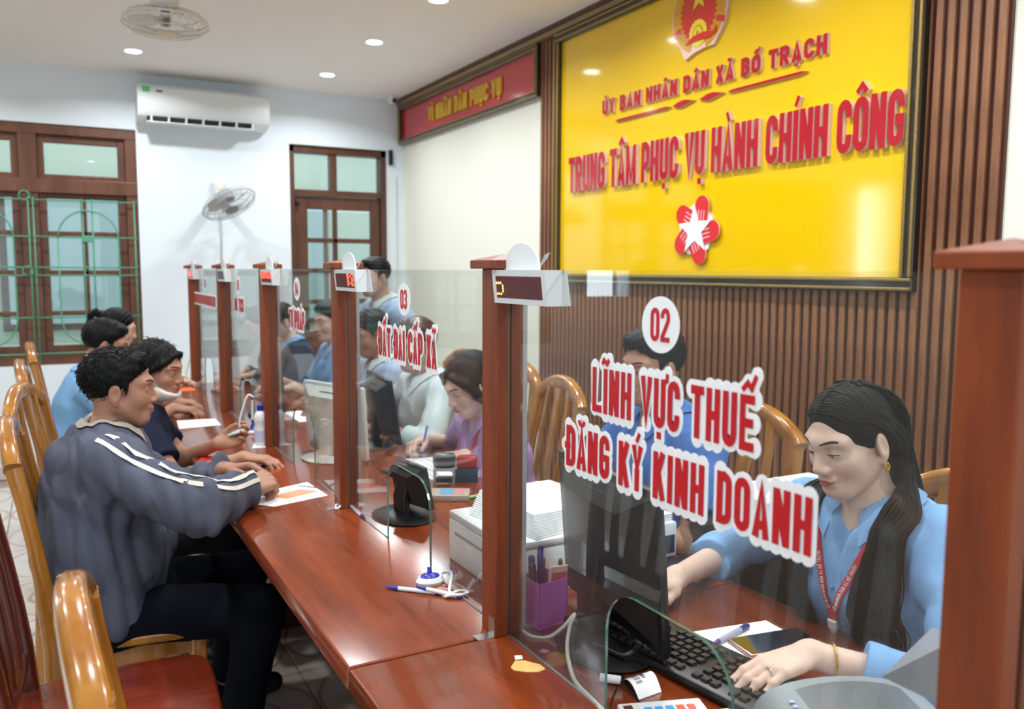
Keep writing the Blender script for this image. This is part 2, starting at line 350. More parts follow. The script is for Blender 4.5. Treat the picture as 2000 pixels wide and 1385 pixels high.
for i in range(-9, 6):
    for j in range(-7, 14):
        x, y = -0.02 + i * TS, .2 + j * TS
        if not (XL < x < XR - .05 and YN < y < YB - .1): continue
        o = bpy.data.objects.new('tile', tmesh); col.objects.link(o); o.location = (x, y, 0); o.rotation_euler = (0, 0, (ix % 4) * math.pi / 2); o.parent = floor_o; ix += 1
struct(MB().box((XL - .2, YN - .2, ZC), (XR + .2, YB + .2, ZC + .15)).build('ceiling', M_CEIL))
WIN = (-2.6, .575, .78, 2.43); DOOR = (1.662, 2.46, 0.0, 2.415)
wall_back = wall_grid('wall_back', 'y', YB, .2, XL - .2, XR + .2, 0, ZC, [WIN, DOOR, (-3.46, -2.98, 1.2, 2.43)], M_WALL)
struct(MB().box((XR, YN, 0), (XR + .2, YB, ZC)).build('wall_right', M_CREAM))
LW = [(-.05, 1.85, .6, 2.45), (-2.65, -.75, .6, 2.45)]
wall_left = wall_grid('wall_left', 'x', XL, -.2, YN - .2, YB + .2, 0, ZC, LW, mat('tan_paint', (150, 132, 116), .7))
wall_front = wall_grid('wall_front', 'y', YN, -.2, XL - .2, XR + .2, 0, ZC, [(-2.6, .8, 0, 2.5)], M_WALL)
struct(MB().box((XL, YB - .015, 0), (1.662, YB, .1), .004).build('baseboard_back', mat('baseboard', (214, 208, 200), .4)))
# the yard outside the front doorway and the corridor behind the back wall
struct(MB().box((-9, YN - 9, -.3), (9, YN - .25, -.15)).build('ground_outside', mat('yard', (150, 150, 138), .9)))
corr = struct(MB().box((-4.5, 8.6, -.1), (5.5, 8.75, 3.4)).box((-4.5, 6.9, -.2), (5.5, 8.7, -.05)).build('wall_corridor', M_PALEGREEN))
for cx in (-1.9, .12, 2.0):
    struct(MB().box((cx - .5, 8.55, .9), (cx + .5, 8.6, 2.2), .01).build('trim_corridor', M_WINWOOD))
    struct(MB().box((cx - .44, 8.53, .96), (cx + .44, 8.55, 2.14)).build('window_corridor', mat('far_pane', (205, 222, 228), .15)))
la = area('corridor_fill', (.3, 7.8, 3.2), (0, 0, 0), 5.0, .6, 22, (.95, 1.0, .97))  # added fill light, no fixture seen: brightens the view through the window panes
# --- back window: frame, leaves, panes, green grille
win = struct(empty('window_1', (-1.0, YB, .78)), 'dark wood window with glazed leaves behind a green iron grille', 'window')
def wb(a, b, name, m=M_WINWOOD, p=win, bev=.004): return MB().box(a, b, bev).build(name, m, p)
fx0, fx1, fz0, fz1 = WIN; yF = YB + .02
wb((fx1 - .075, yF, fz0), (fx1, yF + .1, fz1), 'frame_post'); wb((fx0, yF, fz0), (fx0 + .075, yF + .1, fz1), 'frame_post')
wb((fx0, yF - .005, fz1 - .07), (fx1, yF + .1, fz1), 'frame_head'); wb((fx0, yF - .02, fz0), (fx1, yF + .1, fz0 + .07), 'frame_sill'); wb((fx0, yF - .01, 1.965), (fx1, yF + .1, 2.06), 'transom')
bays = [(-.05, .50), (-.68, -.16), (-1.30, -.79), (-1.92, -1.41), (-2.525, -2.03)]
for k, (a, b) in enumerate(bays):
    if k: wb((b, yF, fz0), (bays[k - 1][0], yF + .1, fz1), 'mullion')
    # upper light
    z0, z1 = 2.06, 2.36
    for q in ((a, z0, a + .045, z1), (b - .045, z0, b, z1), (a + .045, z0, b - .045, z0 + .035), (a + .045, z1 - .05, b - .045, z1)): wb((q[0], yF + .03, q[1]), (q[2], yF + .075, q[3]), 'sash_bar')
    wb((a + .045, yF + .05, z0 + .035), (b - .045, yF + .056, z1 - .05), 'pane', M_PANE, bev=0)
    z0, z1 = .85, 1.965; zr = [z0 + .06, 1.135, 1.42, 1.69, z1 - .035]
    for q in ((a, z0, a + .05, z1), (b - .05, z0, b, z1)): wb((q[0], yF + .03, q[1]), (q[2], yF + .075, q[3]), 'leaf_stile')
    mx_ = (a + b) / 2; wb((mx_ - .018, yF + .035, z0), (mx_ + .018, yF + .07, z1), 'muntin')
    wb((a + .05, yF + .03, z0), (b - .05, yF + .075, z0 + .06), 'leaf_rail'); wb((a + .05, yF + .03, z1 - .035), (b - .05, yF + .075, z1), 'leaf_rail')
    for zz in zr[1:-1]: wb((a + .05, yF + .035, zz - .016), (b - .05, yF + .07, zz + .016), 'muntin')
    for xa, xb in ((a + .05, mx_ - .018), (mx_ + .018, b - .05)):
        for za, zb in zip(zr, zr[1:]): wb((xa, yF + .05, za + .012), (xb, yF + .056, zb - .012), 'pane', M_PANE, bev=0)
gy = yF - .03
def gbar(path, name='grille_bar', r=.005): return MB().tube(path, r, 6).build(name, M_GREENBAR, win, smooth=180)
for k, (a, b) in enumerate(bays[:3]):
    c = (a + b) / 2
    for xx in (a - .035, c - .012, c + .05, b + .045): gbar([(xx, gy, .80), (xx, gy, 1.93)])
    for hh in (1.60, 1.665, 1.40, 1.455, 1.05, 1.11): gbar([(a - .06, gy, hh), (b + .06, gy, hh)]) if hh in (1.40, 1.455, 1.11, 1.665) else None
    gbar([(a - .06, gy, 1.915), (b + .06, gy, 1.915)]); gbar([(a - .06, gy, .86), (b + .06, gy, .86)])
    w2 = .19; zt, zb_ = 1.66, 1.10
    loop = [(c + .02 + w2 * math.cos(t), gy - .01, zt + w2 * math.sin(t)) for t in np.linspace(math.pi, 0, 14)] + [(c + .02 + w2 * math.cos(t), gy - .01, zb_ + w2 * math.sin(t)) for t in np.linspace(0, -math.pi, 14)]
    gbar(loop + [loop[0]], 'grille_oval')
    for zz in (1.655, 1.105): MB().box((c - .02, gy - .015, zz - .022), (c + .055, gy + .012, zz + .022), .003).build('grille_plate', M_GREENBAR, win)
    for (xx, zz) in ((a - .085, 1.94), (a - .085, 1.43), (a - .085, .83)):
        gbar([(xx + .032 * math.cos(t), gy, zz + .032 * math.sin(t)) for t in np.linspace(0, 2 * math.pi, 13)], 'grille_ring')
# --- back door
dr = struct(empty('door_1', (2.06, YB, 0)), 'brown wooden door with glazed upper panels and transom', 'door')
def db(a, b, name, m=M_DOORWOOD, bev=.004): return MB().box(a, b, bev).build(name, m, dr)
x0, x1, yD = DOOR[0], DOOR[1], YB + .03
db((x0, yD, 0), (x0 + .045, yD + .12, 2.415), 'frame_post'); db((x1 - .045, yD, 0), (x1, yD + .12, 2.415), 'frame_post'); db((x0, yD, 2.36), (x1, yD + .12, 2.415), 'frame_head'); db((x0 + .045, yD, 2.03), (x1 - .045, yD + .12, 2.075), 'transom')
db((2.0, yD + .01, 2.075), (2.05, yD + .1, 2.36), 'muntin')
for a, b in ((x0 + .045, 2.0), (2.05, x1 - .045)): db((a, yD + .06, 2.075), (b, yD + .066, 2.36), 'pane', M_PANE, 0)
a0, a1 = x0 + .05, x1 - .05
for q in ((a0, .02, a0 + .1, 2.025), (a1 - .075, .02, a1, 2.025)): db((q[0], yD + .03, q[1]), (q[2], yD + .075, q[3]), 'leaf_stile')
for za, zb in ((1.925, 2.025), (.80, .95), (.02, .2)): db((a0 + .1, yD + .03, za), (a1 - .075, yD + .075, zb), 'leaf_rail')
db((a0 + .1, yD + .045, .2), (a1 - .075, yD + .06, .80), 'leaf_panel'); db((2.02, yD + .035, .95), (2.055, yD + .07, 1.925), 'muntin')
zs = [.95, 1.19, 1.44, 1.68, 1.925]
for zz in zs[1:-1]: db((a0 + .1, yD + .035, zz - .018), (a1 - .075, yD + .07, zz + .018), 'muntin')
for xa, xb in ((a0 + .1, 2.02), (2.055, a1 - .075)):
    for za, zb in zip(zs, zs[1:]): db((xa, yD + .05, za + .015), (xb, yD + .056, zb - .015), 'pane', M_PANE, 0)
MB().box((x0 + .052, yD - .01, 1.955), (x0 + .085, yD + .03, 1.985), .004).build('bolt', M_BLACK, dr)
struct(MB().box((x1 + .01, YB - .02, 0), (x1 + .07, YB, 2.2), .004).build('trim_door', M_WHITE))
# --- cornice along the right wall, slatted wall panel
def profile_run(name, prof, y0, y1, m, parent=None):
    # prof in (x,z), run along y
    mb = MB(); n = len(prof); vs = [(x, y0, z) for x, z in prof] + [(x, y1, z) for x, z in prof]
    mb.add(vs, [(i, (i + 1) % n, n + (i + 1) % n, n + i) for i in range(n)] + [tuple(reversed(range(n))), tuple(range(n, 2 * n))]); return mb.build(name, m, parent)
cor = struct(profile_run('trim_cornice', [(XR, 2.82), (XR - .075, 2.82), (XR - .072, 2.806), (XR - .055, 2.797), (XR, 2.797)], YN, YB, M_DOORWOOD))
profile_run('gilt_band', [(XR, 2.797), (XR - .058, 2.797), (XR - .050, 2.775), (XR - .03, 2.768), (XR, 2.768)], YN, YB, mat('cornice_gilt', (150, 122, 84), .4, metal=.4, vary=.4, vscale=90, bump=.5, bscale=120), cor)
pan = struct(MB().box((XR - .008, 1.615, 0), (XR, 4.425, 2.768)).build('trim_slat_panel', M_SLATBASE), 'brown vertical slat panelling on the wall behind the officials')
sm = MB().box((-.014, -.0125, 0), (0, .0125, 2.766), .003).mesh('slat', M_SLAT)
NS = 66
for i in range(NS):
    o = bpy.data.objects.new('slat', sm); col.objects.link(o); o.location = (XR - .008, 1.64 + i * (4.41 - 1.64) / (NS - 1), 0); o.parent = pan
def picture_frame(parent, y0, y1, z0, z1, x, w, inner, name='frame'):
    for k, (a, b) in enumerate((((y0, z0), (y1, z0 + w)), ((y0, z1 - w), (y1, z1)), ((y0, z0 + w), (y0 + w, z1 - w)), ((y1 - w, z0 + w), (y1, z1 - w)))):
        f = MB().box((x - .022, a[0], a[1]), (x + .012, b[0], b[1]), .004).build('frame_bar', M_FRAMEDARK, parent)
        hz = k < 2
        for u in ((.1, .32), (.72, .95)):
            if hz: p = (x - .030, a[0] + .004, a[1] + w * u[0]), (x - .018, b[0] - .004, a[1] + w * u[1])
            else: p = (x - .030, a[0] + w * u[0], a[1]), (x - .018, a[0] + w * u[1], b[1])
            MB().box(*p, .003).build('gilt_bead', M_GILT, f)
# --- yellow sign
SX = 2.572; sg_y0, sg_y1, sg_z0, sg_z1 = 1.905, 4.205, 1.395, 2.765
sign = thing('sign_board', 'large yellow office sign with raised red letters in a gilt frame', 'sign', (SX, (sg_y0 + sg_y1) / 2, sg_z0))
MB().box((SX, sg_y0, sg_z0), (XR - .012, sg_y1, sg_z1)).build('panel', M_YELLOW, sign)
picture_frame(sign, sg_y0 - .02, sg_y1 + .02, sg_z0 - .015, sg_z1 + .0, SX, .05, None)
UY, UZ, NX = V((0, -1, 0)), V((0, 0, 1)), V((-1, 0, 0))
def text_on_wall(parent, text, y_left, y_right, z0, cap, x, depth, t, w, gap, space, m_face, m_edge, name='letter', single=False):
    gl, tot = letters(text, w, t, gap, space); sx = (y_left - y_right) / tot
    B = frame_matrix((x, y_left, z0), UY, UZ, NX) @ Matrix.Diagonal((sx, cap, 1, 1)); mb_all = MB()
    for (xx, st) in gl:
        mb = mb_all if single else MB(); add_strokes(mb, st, t, B @ Matrix.Translation((xx, 0, 0)), 0, depth, mi=0, mis=1)
        if not single: mb.build(name, [m_face, m_edge], parent)
    if single: mb_all.build(name, [m_face, m_edge], parent)
text_on_wall(sign, 'TRUNG TÂM PHỤC VỤ HÀNH CHÍNH CÔNG', 4.062, 1.945, 1.875, .192, SX - .001, .02, .175, .45, .05, .24, M_RED, M_LETEDGE)
text_on_wall(sign, 'ỦY BAN NHÂN DÂN XÃ BỐ TRẠCH', 3.75, 2.29, 2.251, .074, SX - .001, .014, .24, .64, .12, .4, M_RED, M_LETEDGE)
def plate(poly, mats, name, parent, x, h, z0=0.0):
    M = frame_matrix((x, 0, 0), UY, UZ, NX); return MB().prism([(-p[0], p[1]) for p in poly], z0, h, M, 0, 1).build(name, mats, parent)
# divider line with lozenge ornament
for a, b in ((3.64, 3.20), (2.82, 2.385)): plate([(a, 2.206), (a - .03, 2.212), (b + .03, 2.212), (b, 2.206), (b + .03, 2.2), (a - .03, 2.2)], [M_RED, M_LETEDGE], 'divider_line', sign, SX - .001, .012)
for a, b in ((3.185, 3.03), (3.0, 2.84)):
    c = (a + b) / 2; plate([(a, 2.205), (c + .03, 2.219), (c - .01, 2.222), (b, 2.208), (c + .02, 2.19), (c + .04, 2.194)], [M_RED, M_LETEDGE], 'divider_ornament', sign, SX - .001, .012)
# star emblem of five hands
cy, cz, R = 2.998, 1.632, .158
def pt(r, a): return (cy - r * math.cos(a), cz + r * math.sin(a))
a_tilt = math.radians(97)
whitep = []
for k in range(5):
    a = a_tilt + k * 2 * math.pi / 5; whitep += [pt(.118, a), pt(.110, a + .35), pt(.106, a + math.pi / 5), pt(.110, a + 2 * math.pi / 5 - .35)]
plate(whitep, [M_STICK, M_LETEDGE], 'emblem_backing', sign, SX - .001, .010)
hm = mat('emblem_red', (222, 56, 60), .2, coat=.3)
for k in range(5):
    a = math.radians(92) + k * 2 * math.pi / 5; n = (math.cos(a - .17), math.sin(a - .17)); tdir = (math.sin(a - .17), -math.cos(a - .17))      # tdir points clockwise
    def loc(u, v, n=n, tdir=tdir): return (cy - (n[0] * v + tdir[0] * u), cz + n[1] * v + tdir[1] * u)
    uc, hw = .026, .046
    poly = [loc(uc - hw + .012, .028), loc(uc - hw, .108)] + [loc(uc - hw * math.cos(t), .108 + .048 * math.sin(t)) for t in np.linspace(.2, math.pi - .2, 9)] + [loc(uc + hw, .108), loc(uc + hw, .05), loc(uc + .01, .028)]
    hd = plate(poly, [hm, M_LETEDGE], 'emblem_hand', sign, SX - .0105 - .0003 * k, .006)
    for u in (.012, .030, .048): plate([loc(u - .0032, .030), loc(u + .0032, .030), loc(u + .0032, .092), loc(u - .0032, .092)], [mat('emblem_pink', (250, 170, 178), .3), M_LETEDGE], 'finger_gap', hd, SX - .0180, .0012)
star = [pt(.114 if k % 2 == 0 else .047, math.radians(92) + k * math.pi / 5) for k in range(10)]
plate(star, [M_STICK, M_STICK], 'emblem_star', sign, SX - .0195, .002)
# round crest at the top: red field, gold sheaves, star, cogwheel, ribbon
ey, ez, er = 3.008, 2.585, .180
crest = plate([(ey - er * 1.0 * math.cos(t) , ez + er * 1.02 * math.sin(t)) for t in np.radians(np.linspace(-48, 228, 40))] + [(ey + .11, 2.425), (ey + .088, 2.392), (ey + .03, 2.412), (ey - .04, 2.422), (ey - .10, 2.422)], [mat('crest_base', (250, 214, 190), .12, coat=.5), M_LETEDGE], 'crest', sign, SX - .001, .016)
crest_red = mat('crest_red', (220, 52, 44), .12, coat=.5); crest_gold = mat('crest_gold', (226, 158, 44), .2, vary=.45, vscale=160)
def cpart(poly, m, name, lay): return plate(poly, [m, m], name, crest, SX - .017 - lay * .0012, .0012)
cpart([(ey - .135 * math.cos(t), ez + .145 * math.sin(t)) for t in np.linspace(0, 2 * math.pi, 36)[:-1]], crest_red, 'crest_field', 0)
for sgn in (-1, 1):
    outer = [(ey + sgn * (.172 * math.cos(t)), ez + .172 * math.sin(t)) for t in np.linspace(-1.25, 1.3, 18)]
    inner = [(ey + sgn * ((.108 + .018 * (i % 2)) * math.cos(t)), ez + (.12 + .012 * (i % 2)) * math.sin(t)) for i, t in enumerate(np.linspace(1.3, -1.25, 26))]
    cpart(outer + inner, crest_gold, 'wheat_sheaf', 1)
    cpart([(ey + sgn * .17, ez - .06), (ey + sgn * .165, ez - .085), (ey + sgn * .115, ez - .07), (ey + sgn * .12, ez - .045)], crest_red, 'ribbon_band', 2)
cpart([(ey - (.062 if k % 2 == 0 else .025) * math.cos(math.pi / 2 + k * math.pi / 5), 2.645 + (.062 if k % 2 == 0 else .025) * math.sin(math.pi / 2 + k * math.pi / 5)) for k in range(10)], mat('crest_star', (252, 226, 70), .2), 'crest_star', 2)
for r_, ly, mm in ((.055, 2, mat('crest_star', (252, 226, 70), .2)), (.034, 3, crest_gold), (.026, 4, mat('crest_star', (252, 226, 70), .2)), (.010, 5, crest_gold)):
    cpart([(ey - r_ * (1 + (.09 if (k % 2 and r_ > .05) else 0)) * math.cos(t), 2.492 + r_ * (1 + (.09 if (k % 2 and r_ > .05) else 0)) * math.sin(t)) for k, t in enumerate(np.linspace(0, 2 * math.pi, 37)[:-1])], mm, 'cogwheel', ly)
cpart([(ey + .08, 2.455), (ey + .03, 2.482), (ey - .04, 2.488), (ey - .10, 2.478), (ey - .125, 2.50), (ey - .12, 2.47), (ey - .08, 2.455), (ey - .01, 2.458)], crest_red, 'ribbon', 6)
# --- red board with yellow letters
rb = thing('banner_board', 'long red board with yellow lettering under the cornice', 'sign', (2.58, 5.55, 2.475))
MB().box((2.578, 4.43, 2.475), (XR, 6.685, 2.762)).build('panel', M_REDBOARD, rb)
picture_frame(rb, 4.425, 6.69, 2.465, 2.768, 2.576, .034, None)
text_on_wall(rb, 'VÌ NHÂN DÂN PHỤC VỤ', 6.09, 4.905, 2.558, .112, 2.577, .012, .17, .43, .09, .3, M_LETYEL, M_LETYEL)
# ------------------------------------------------------------------ ceiling lights
M_LAMP = mat('lamp_diffuser', (245, 250, 255), .4, emit=14.0)
pts = [(.522, 6.02), (1.785, 6.06), (1.785, 5.065), (1.80, 4.13), (1.80, 3.15), (1.80, 2.15), (1.80, 1.15), (.52, 2.9), (.52, 1.2), (-.75, 6.02), (-.75, 4.4), (-.75, 2.9), (-.75, 1.2), (-2.2, 5.2), (.5, -.8), (1.8, 0.1), (1.8, -1.2)]
for k, (x, y) in enumerate(pts):
    dl = thing('downlight', ['lit recessed ceiling downlight near the air conditioner', 'lit recessed ceiling downlight nearest the corner security camera', 'lit recessed ceiling downlight above the red banner board', 'lit recessed ceiling downlight where banner board and yellow sign meet'][k] if k < 4 else 'lit recessed ceiling downlight in the open part of the hall', 'light', (x, y, ZC), 'recessed ceiling downlights')
    MB().lathe([(.047, -.001), (.058, -.004), (.061, -.001), (.061, 0.0)], 24, Matrix.Translation((x, y, ZC))).build('trim_ring', M_WHITE, dl, 40)
    MB().lathe([(.001, -.003), (.047, -.003), (.047, 0.0)], 24, Matrix.Translation((x, y, ZC))).build('diffuser', M_LAMP, dl)
    d = bpy.data.lights.new('downlight_lamp', 'AREA'); d.shape = 'DISK'; d.size = .09; d.energy = 10.5; d.color = (.93, .97, 1.0); d.spread = math.radians(150)
    o = bpy.data.objects.new('downlight_lamp', d); col.objects.link(o); o.location = (x, y, ZC - .006); attach(o, dl)
# --- ceiling orbit fan
fan = thing('ceiling_fan', 'white caged orbit fan hanging from the ceiling', 'fan', (.52, 4.35, ZC))
c = V((.52, 4.35, 0)); T = Matrix.Translation
MB().lathe([(.06, 2.82), (.06, 2.80), (.02, 2.79), (.018, 2.74)], 20, T(c)).build('mount', M_OFFW, fan, 40)
MB().lathe([(.02, 2.76), (.055, 2.75), (.07, 2.71), (.06, 2.66), (.03, 2.645)], 20, T(c)).build('motor', M_OFFW, fan, 40)
mb = MB(); 
for z, r_ in ((2.595, .185), (2.575, .19), (2.62, .16), (2.545, .15), (2.645, .09), (2.535, .06)): mb.tube([(c.x + r_ * math.cos(t), c.y + r_ * math.sin(t), z) for t in np.linspace(0, 2 * math.pi, 33)], .0045 if r_ > .18 else .0022, 6)
for k in range(28):
    t = 2 * math.pi * k / 28; mb.tube([(c.x + r_ * math.cos(t), c.y + r_ * math.sin(t), z) for r_, z in ((.05, 2.655), (.1, 2.643), (.16, 2.62), (.186, 2.595), (.19, 2.575), (.15, 2.545), (.06, 2.535))], .0014, 4)
mb.build('cage', M_OFFW, fan, 180)
MB().lathe([(.001, 2.532), (.055, 2.533), (.055, 2.540), (.001, 2.542)], 20, T(c)).build('cage_badge', mat('badge_gold', (176, 150, 96), .35, metal=.6), fan)
for k in range(3):
    t = 2 * math.pi * k / 3 + .4; MB().sweep([(c.x + r_ * math.cos(t + dt), c.y + r_ * math.sin(t + dt), z) for r_, dt, z in ((.02, 0, 2.60), (.07, .1, 2.60), (.12, .22, 2.597), (.165, .34, 2.592))], [.02, .045, .055, .035], .0015, (math.cos(t + 1.8), math.sin(t + 1.8), .35)).build('blade', M_OFFW, fan, 60)
MB().lathe([(.02, 2.60 - .03), (.026, 2.60), (.02, 2.65)], 14, T(c)).build('hub', M_GREY, fan, 40)
# --- wall fan on the back wall
wf = thing('wall_fan', 'grey caged fan fixed high on the white back wall', 'fan', (1.15, YB, 1.95))
MB().box((1.09, YB - .035, 1.98), (1.17, YB, 2.10), .012).build('wall_bracket', M_OFFW, wf, 40)
MB().sweep([(1.13, YB - .02, 2.0), (1.135, YB - .12, 1.98), (1.14, YB - .2, 1.98)], .022, .022, (1, 0, 0)).build('arm', M_OFFW, wf, 40)
FM = frame_matrix((1.15, YB - .30, 1.915), V((.78, -.42, .46)).normalized(), V((.30, .88, .35)).normalized())
FMn = FM.to_3x3() @ V((0, 0, 1)); xa = V((.90, -.10, .40)).normalized(); na = V((.34, -.40, -.85)).normalized(); ya = na.cross(xa).normalized(); na = xa.cross(ya)
FM = frame_matrix((1.15, YB - .30, 1.915), xa, ya, na); mb = MB()
MB().lathe([(.03, -.11), (.055, -.09), (.06, -.03), (.05, -.02)], 20, FM).build('motor', M_GREY, wf, 40)
for r_, z in ((.195, 0), (.18, .03), (.13, .045), (.07, .05), (.18, -.03), (.12, -.045)): mb.tube([FM @ V((r_ * math.cos(t), r_ * math.sin(t), z)) for t in np.linspace(0, 2 * math.pi, 33)], .005 if z == 0 else .002, 6)
for k in range(36):
    t = 2 * math.pi * k / 36; mb.tube([FM @ V((r_ * math.cos(t), r_ * math.sin(t), z)) for r_, z in ((.06, -.047), (.12, -.045), (.18, -.03), (.195, 0), (.18, .03), (.13, .045), (.05, .05))], .0013, 4)
mb.build('cage', M_LGREY, wf, 180)
MB().lathe([(.001, .056), (.048, .055), (.05, .048), (.001, .046)], 20, FM).build('cage_badge', mat('badge_grey', (110, 108, 104), .4), wf)
for k in range(3):
    t = 2 * math.pi * k / 3 + .2; MB().sweep([FM @ V((r_ * math.cos(t + dt), r_ * math.sin(t + dt), 0.0)) for r_, dt in ((.02, 0), (.07, .1), (.12, .25), (.165, .4))], [.02, .045, .06, .04], .002, FM.to_3x3() @ V((math.cos(t + 1.8), math.sin(t + 1.8), .4))).build('blade', M_LGREY, wf, 60)
mb = MB(); mb.tube([(1.13, YB - .012, 1.97), (1.14, YB - .008, 1.7), (1.13, YB - .006, 1.3)], .004, 6); mb.build('pull_cord', M_LGREY, wf, 180)
# --- air conditioner
ac = thing('air_conditioner', 'white split air conditioner mounted high on the back wall', 'air conditioner', (1.02, YB, 2.5))
prof = [(0, 0.0), (0, .255), (-.17, .25), (-.2, .225), (-.205, .13), (-.19, .06), (-.17, .035), (-.08, 0.0)]
def acx(name, pr, xa, xb, m, parent=ac):
    mb = MB(); n = len(pr); vs = [(xa, YB + y, 2.475 + z) for y, z in pr] + [(xb, YB + y, 2.475 + z) for y, z in pr]
    mb.add(vs, [(i, (i + 1) % n, n + (i + 1) % n, n + i) for i in range(n)] + [tuple(range(n)), tuple(range(n, 2 * n))]); return mb.build(name, m, parent, 30)
acx('casing', prof, .578, 1.475, M_WHITE)
acx('outlet', [(-.10, -.001), (-.10, .005), (-.165, .04), (-.176, .035)], .64, 1.36, mat('ac_dark', (60, 62, 66), .5))
for k in range(7): xx = .66 + k * .115; MB().box((xx, YB - .178, 2.478), (xx + .012, YB - .11, 2.512)).build('louvre', M_WHITE, ac)
MB().box((.63, YB - .19, 2.466), (1.37, YB - .08, 2.474), .003).build('flap', M_WHITE, ac)
MB().box((.61, YB - .2045, 2.665), (.66, YB - .2, 2.705)).build('sticker', mat('ac_green', (90, 200, 120), .4), ac)
MB().box((.70, YB - .2045, 2.672), (.74, YB - .2, 2.684)).build('badge', mat('ac_badge', (60, 70, 110), .4), ac)
# --- security camera in the corner
sc_ = thing('security_camera', 'small white dome-necked security camera under the ceiling corner', 'camera', (2.43, YB - .05, ZC))
c = onY(766, 198, 6.58)
MB().lathe([(.035, 0), (.035, .03), (.02, .035)], 16, T((c.x, c.y, c.z + .055))).build('mount', M_WHITE, sc_, 40)
MB().ell((c.x, c.y, c.z + .02), (.045, .045, .045)).build('shell', M_WHITE, sc_, 180)
MB().ell((c.x + .004, c.y - .036, c.z + .002), (.018, .018, .018)).build('lens', M_BLACK, sc_, 180)
MB().box((2.47, YB - .03, 2.30), (2.50, YB, 2.42), .004).build('cable_box', M_BLACK, thing('door_contact', 'small black contact sensor at the door frame corner', 'sensor', (2.48, YB, 2.3)))
# ================================================================== THE COUNTER
ZT = .77; XE, XG, XI = .418, .725, 1.30
PY = [.44, 1.376, 2.34, 3.292, 4.238, 5.218]       # partition posts
def counter(y0, y1, label):
    t = thing('service_counter', label, 'counter', ((XE + XI) / 2, (y0 + y1) / 2, 0))
    MB().box((XE, y0, ZT - .045), (XI, y1, ZT), .007).build('counter_top', M_TOP, t, 40)
    MB().box((.98, y0 + .01, .06), (1.0, y1 - .01, ZT - .045), .002).build('front_panel', M_DARKRED, t)  # darker wood than the top, puts the under-counter shade into the colour
    MB().box((.5, y0 + .02, ZT - .085), (.52, y1 - .02, ZT - .045), .002).build('apron', M_POST, t)
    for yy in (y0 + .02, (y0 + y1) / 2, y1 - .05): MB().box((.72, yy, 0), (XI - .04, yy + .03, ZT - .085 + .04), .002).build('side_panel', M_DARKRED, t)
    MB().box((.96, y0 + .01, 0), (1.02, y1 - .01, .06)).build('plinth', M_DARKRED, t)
    return t
counter1 = counter(-.75, 1.358, 'mahogany service counter section with the purple pen cup and keyboard')
counter2 = counter(1.3615, 5.32, 'long mahogany service counter section where the visitors sit')
res = onZ(1030, 1297, ZT)
mb = MB(); mb.prism([(x, y) for x, y in ((-.03, -.012), (-.022, -.022), (0, -.024), (.02, -.02), (.03, -.008), (.018, .008), (.004, .012), (-.01, .018), (-.026, .014))], 0, .0006, frame_matrix((.697, 1.222, ZT), (.8, -.6, 0), (.6, .8, 0)))
mb.build('glue_patch', mat('old_glue', (206, 168, 96), .6, vary=.2, vscale=80), counter1)
MB().prism([(-.008, -.006), (.006, -.008), (.01, .004), (-.002, .009)], 0, .0006, frame_matrix((.695, 1.258, ZT), (1, 0, 0), (0, 1, 0))).build('paper_scrap', M_PAPER, counter1)
# --- posts with caps, brackets and cable trunking
LEDTXT = [None, ['......................', '###...................', '...#..................', '...#..................', '...#..................', '###...................', '......................'],
          ['........##.##', '........#.#.#', '........##.#.', '........#..##', '........##.#.', '........#.##.', '........#..##'],
          ['.#..##.##..##', '#.#.#.##.#.#.', '#.##.#.#.##.#', '#.#.##.##.#.#', '.##.#.#.##.##'], [], ['##.##', '#.##.', '##.##', '#.#.#']]
M_LEDOFF = mat('led_dark', (70, 14, 18), .25, coat=.3); M_LEDDOT = mat('led_unlit', (150, 40, 44), .4); M_LEDON = mat('led_lit', (255, 70, 50), .4, emit=5.0); M_LEDYEL = mat('led_amber', (255, 190, 70), .4, emit=3.5)
ordn = ['next to the grey printer', 'next to the purple pen cup', 'between the ĐẤT ĐAI and TƯ PHÁP panes', 'beside the blue-capped bottle', 'between the HỘ TỊCH and red strip panes', 'at the counter end by the back wall']
for k, yc in enumerate(PY):
    p = thing('partition_post', 'mahogany partition post ' + ordn[k], 'post', (XG, yc, ZT))
    h = .029
    MB().box((.697, yc - h, ZT), (.722, yc + h, 1.452), .002).build('post_front', M_POST, p)
    MB().box((.728, yc - h, ZT), (.753, yc + h, 1.452), .002).build('post_back', M_POST, p)
    MB().box((.722, yc - h + .004, ZT), (.728, yc + h - .004, 1.452)).build('glazing_bead', mat('glazing', (128, 112, 96), .4), p)
    hh = .043; mb = MB(); mb.box((.679, yc - hh, 1.452), (.771, yc + hh, 1.468), .002)
    mb.add([(.679 + .003, yc - hh + .003, 1.468), (.768, yc - hh + .003, 1.468), (.768, yc + hh - .003, 1.468), (.682, yc + hh - .003, 1.468), (XG, yc, 1.479)], [(0, 1, 4), (1, 2, 4), (2, 3, 4), (3, 0, 4)])
    mb.build('post_cap', M_POST, p)
    if k in (1, 2, 3):
        MB().box((.753, yc - h + .002, ZT + .01), (.762, yc - h + .012, 1.43)).build('cable_trunking', M_LGREY, p)
    if k in (1, 2):
        mb = MB(); mb.box((.663, yc - h + .003, ZT), (.697, yc - h + .027, ZT + .0015)); mb.box((.6955, yc - h + .003, ZT), (.697, yc - h + .027, ZT + .034))
        for a in (.672, .684): mb.lathe([(.003, 0), (.003, .001)], 8, T((a, yc - h + (.010 if a < .68 else .02), ZT + .0015)))
        mb.build('angle_bracket', M_STEEL, p)
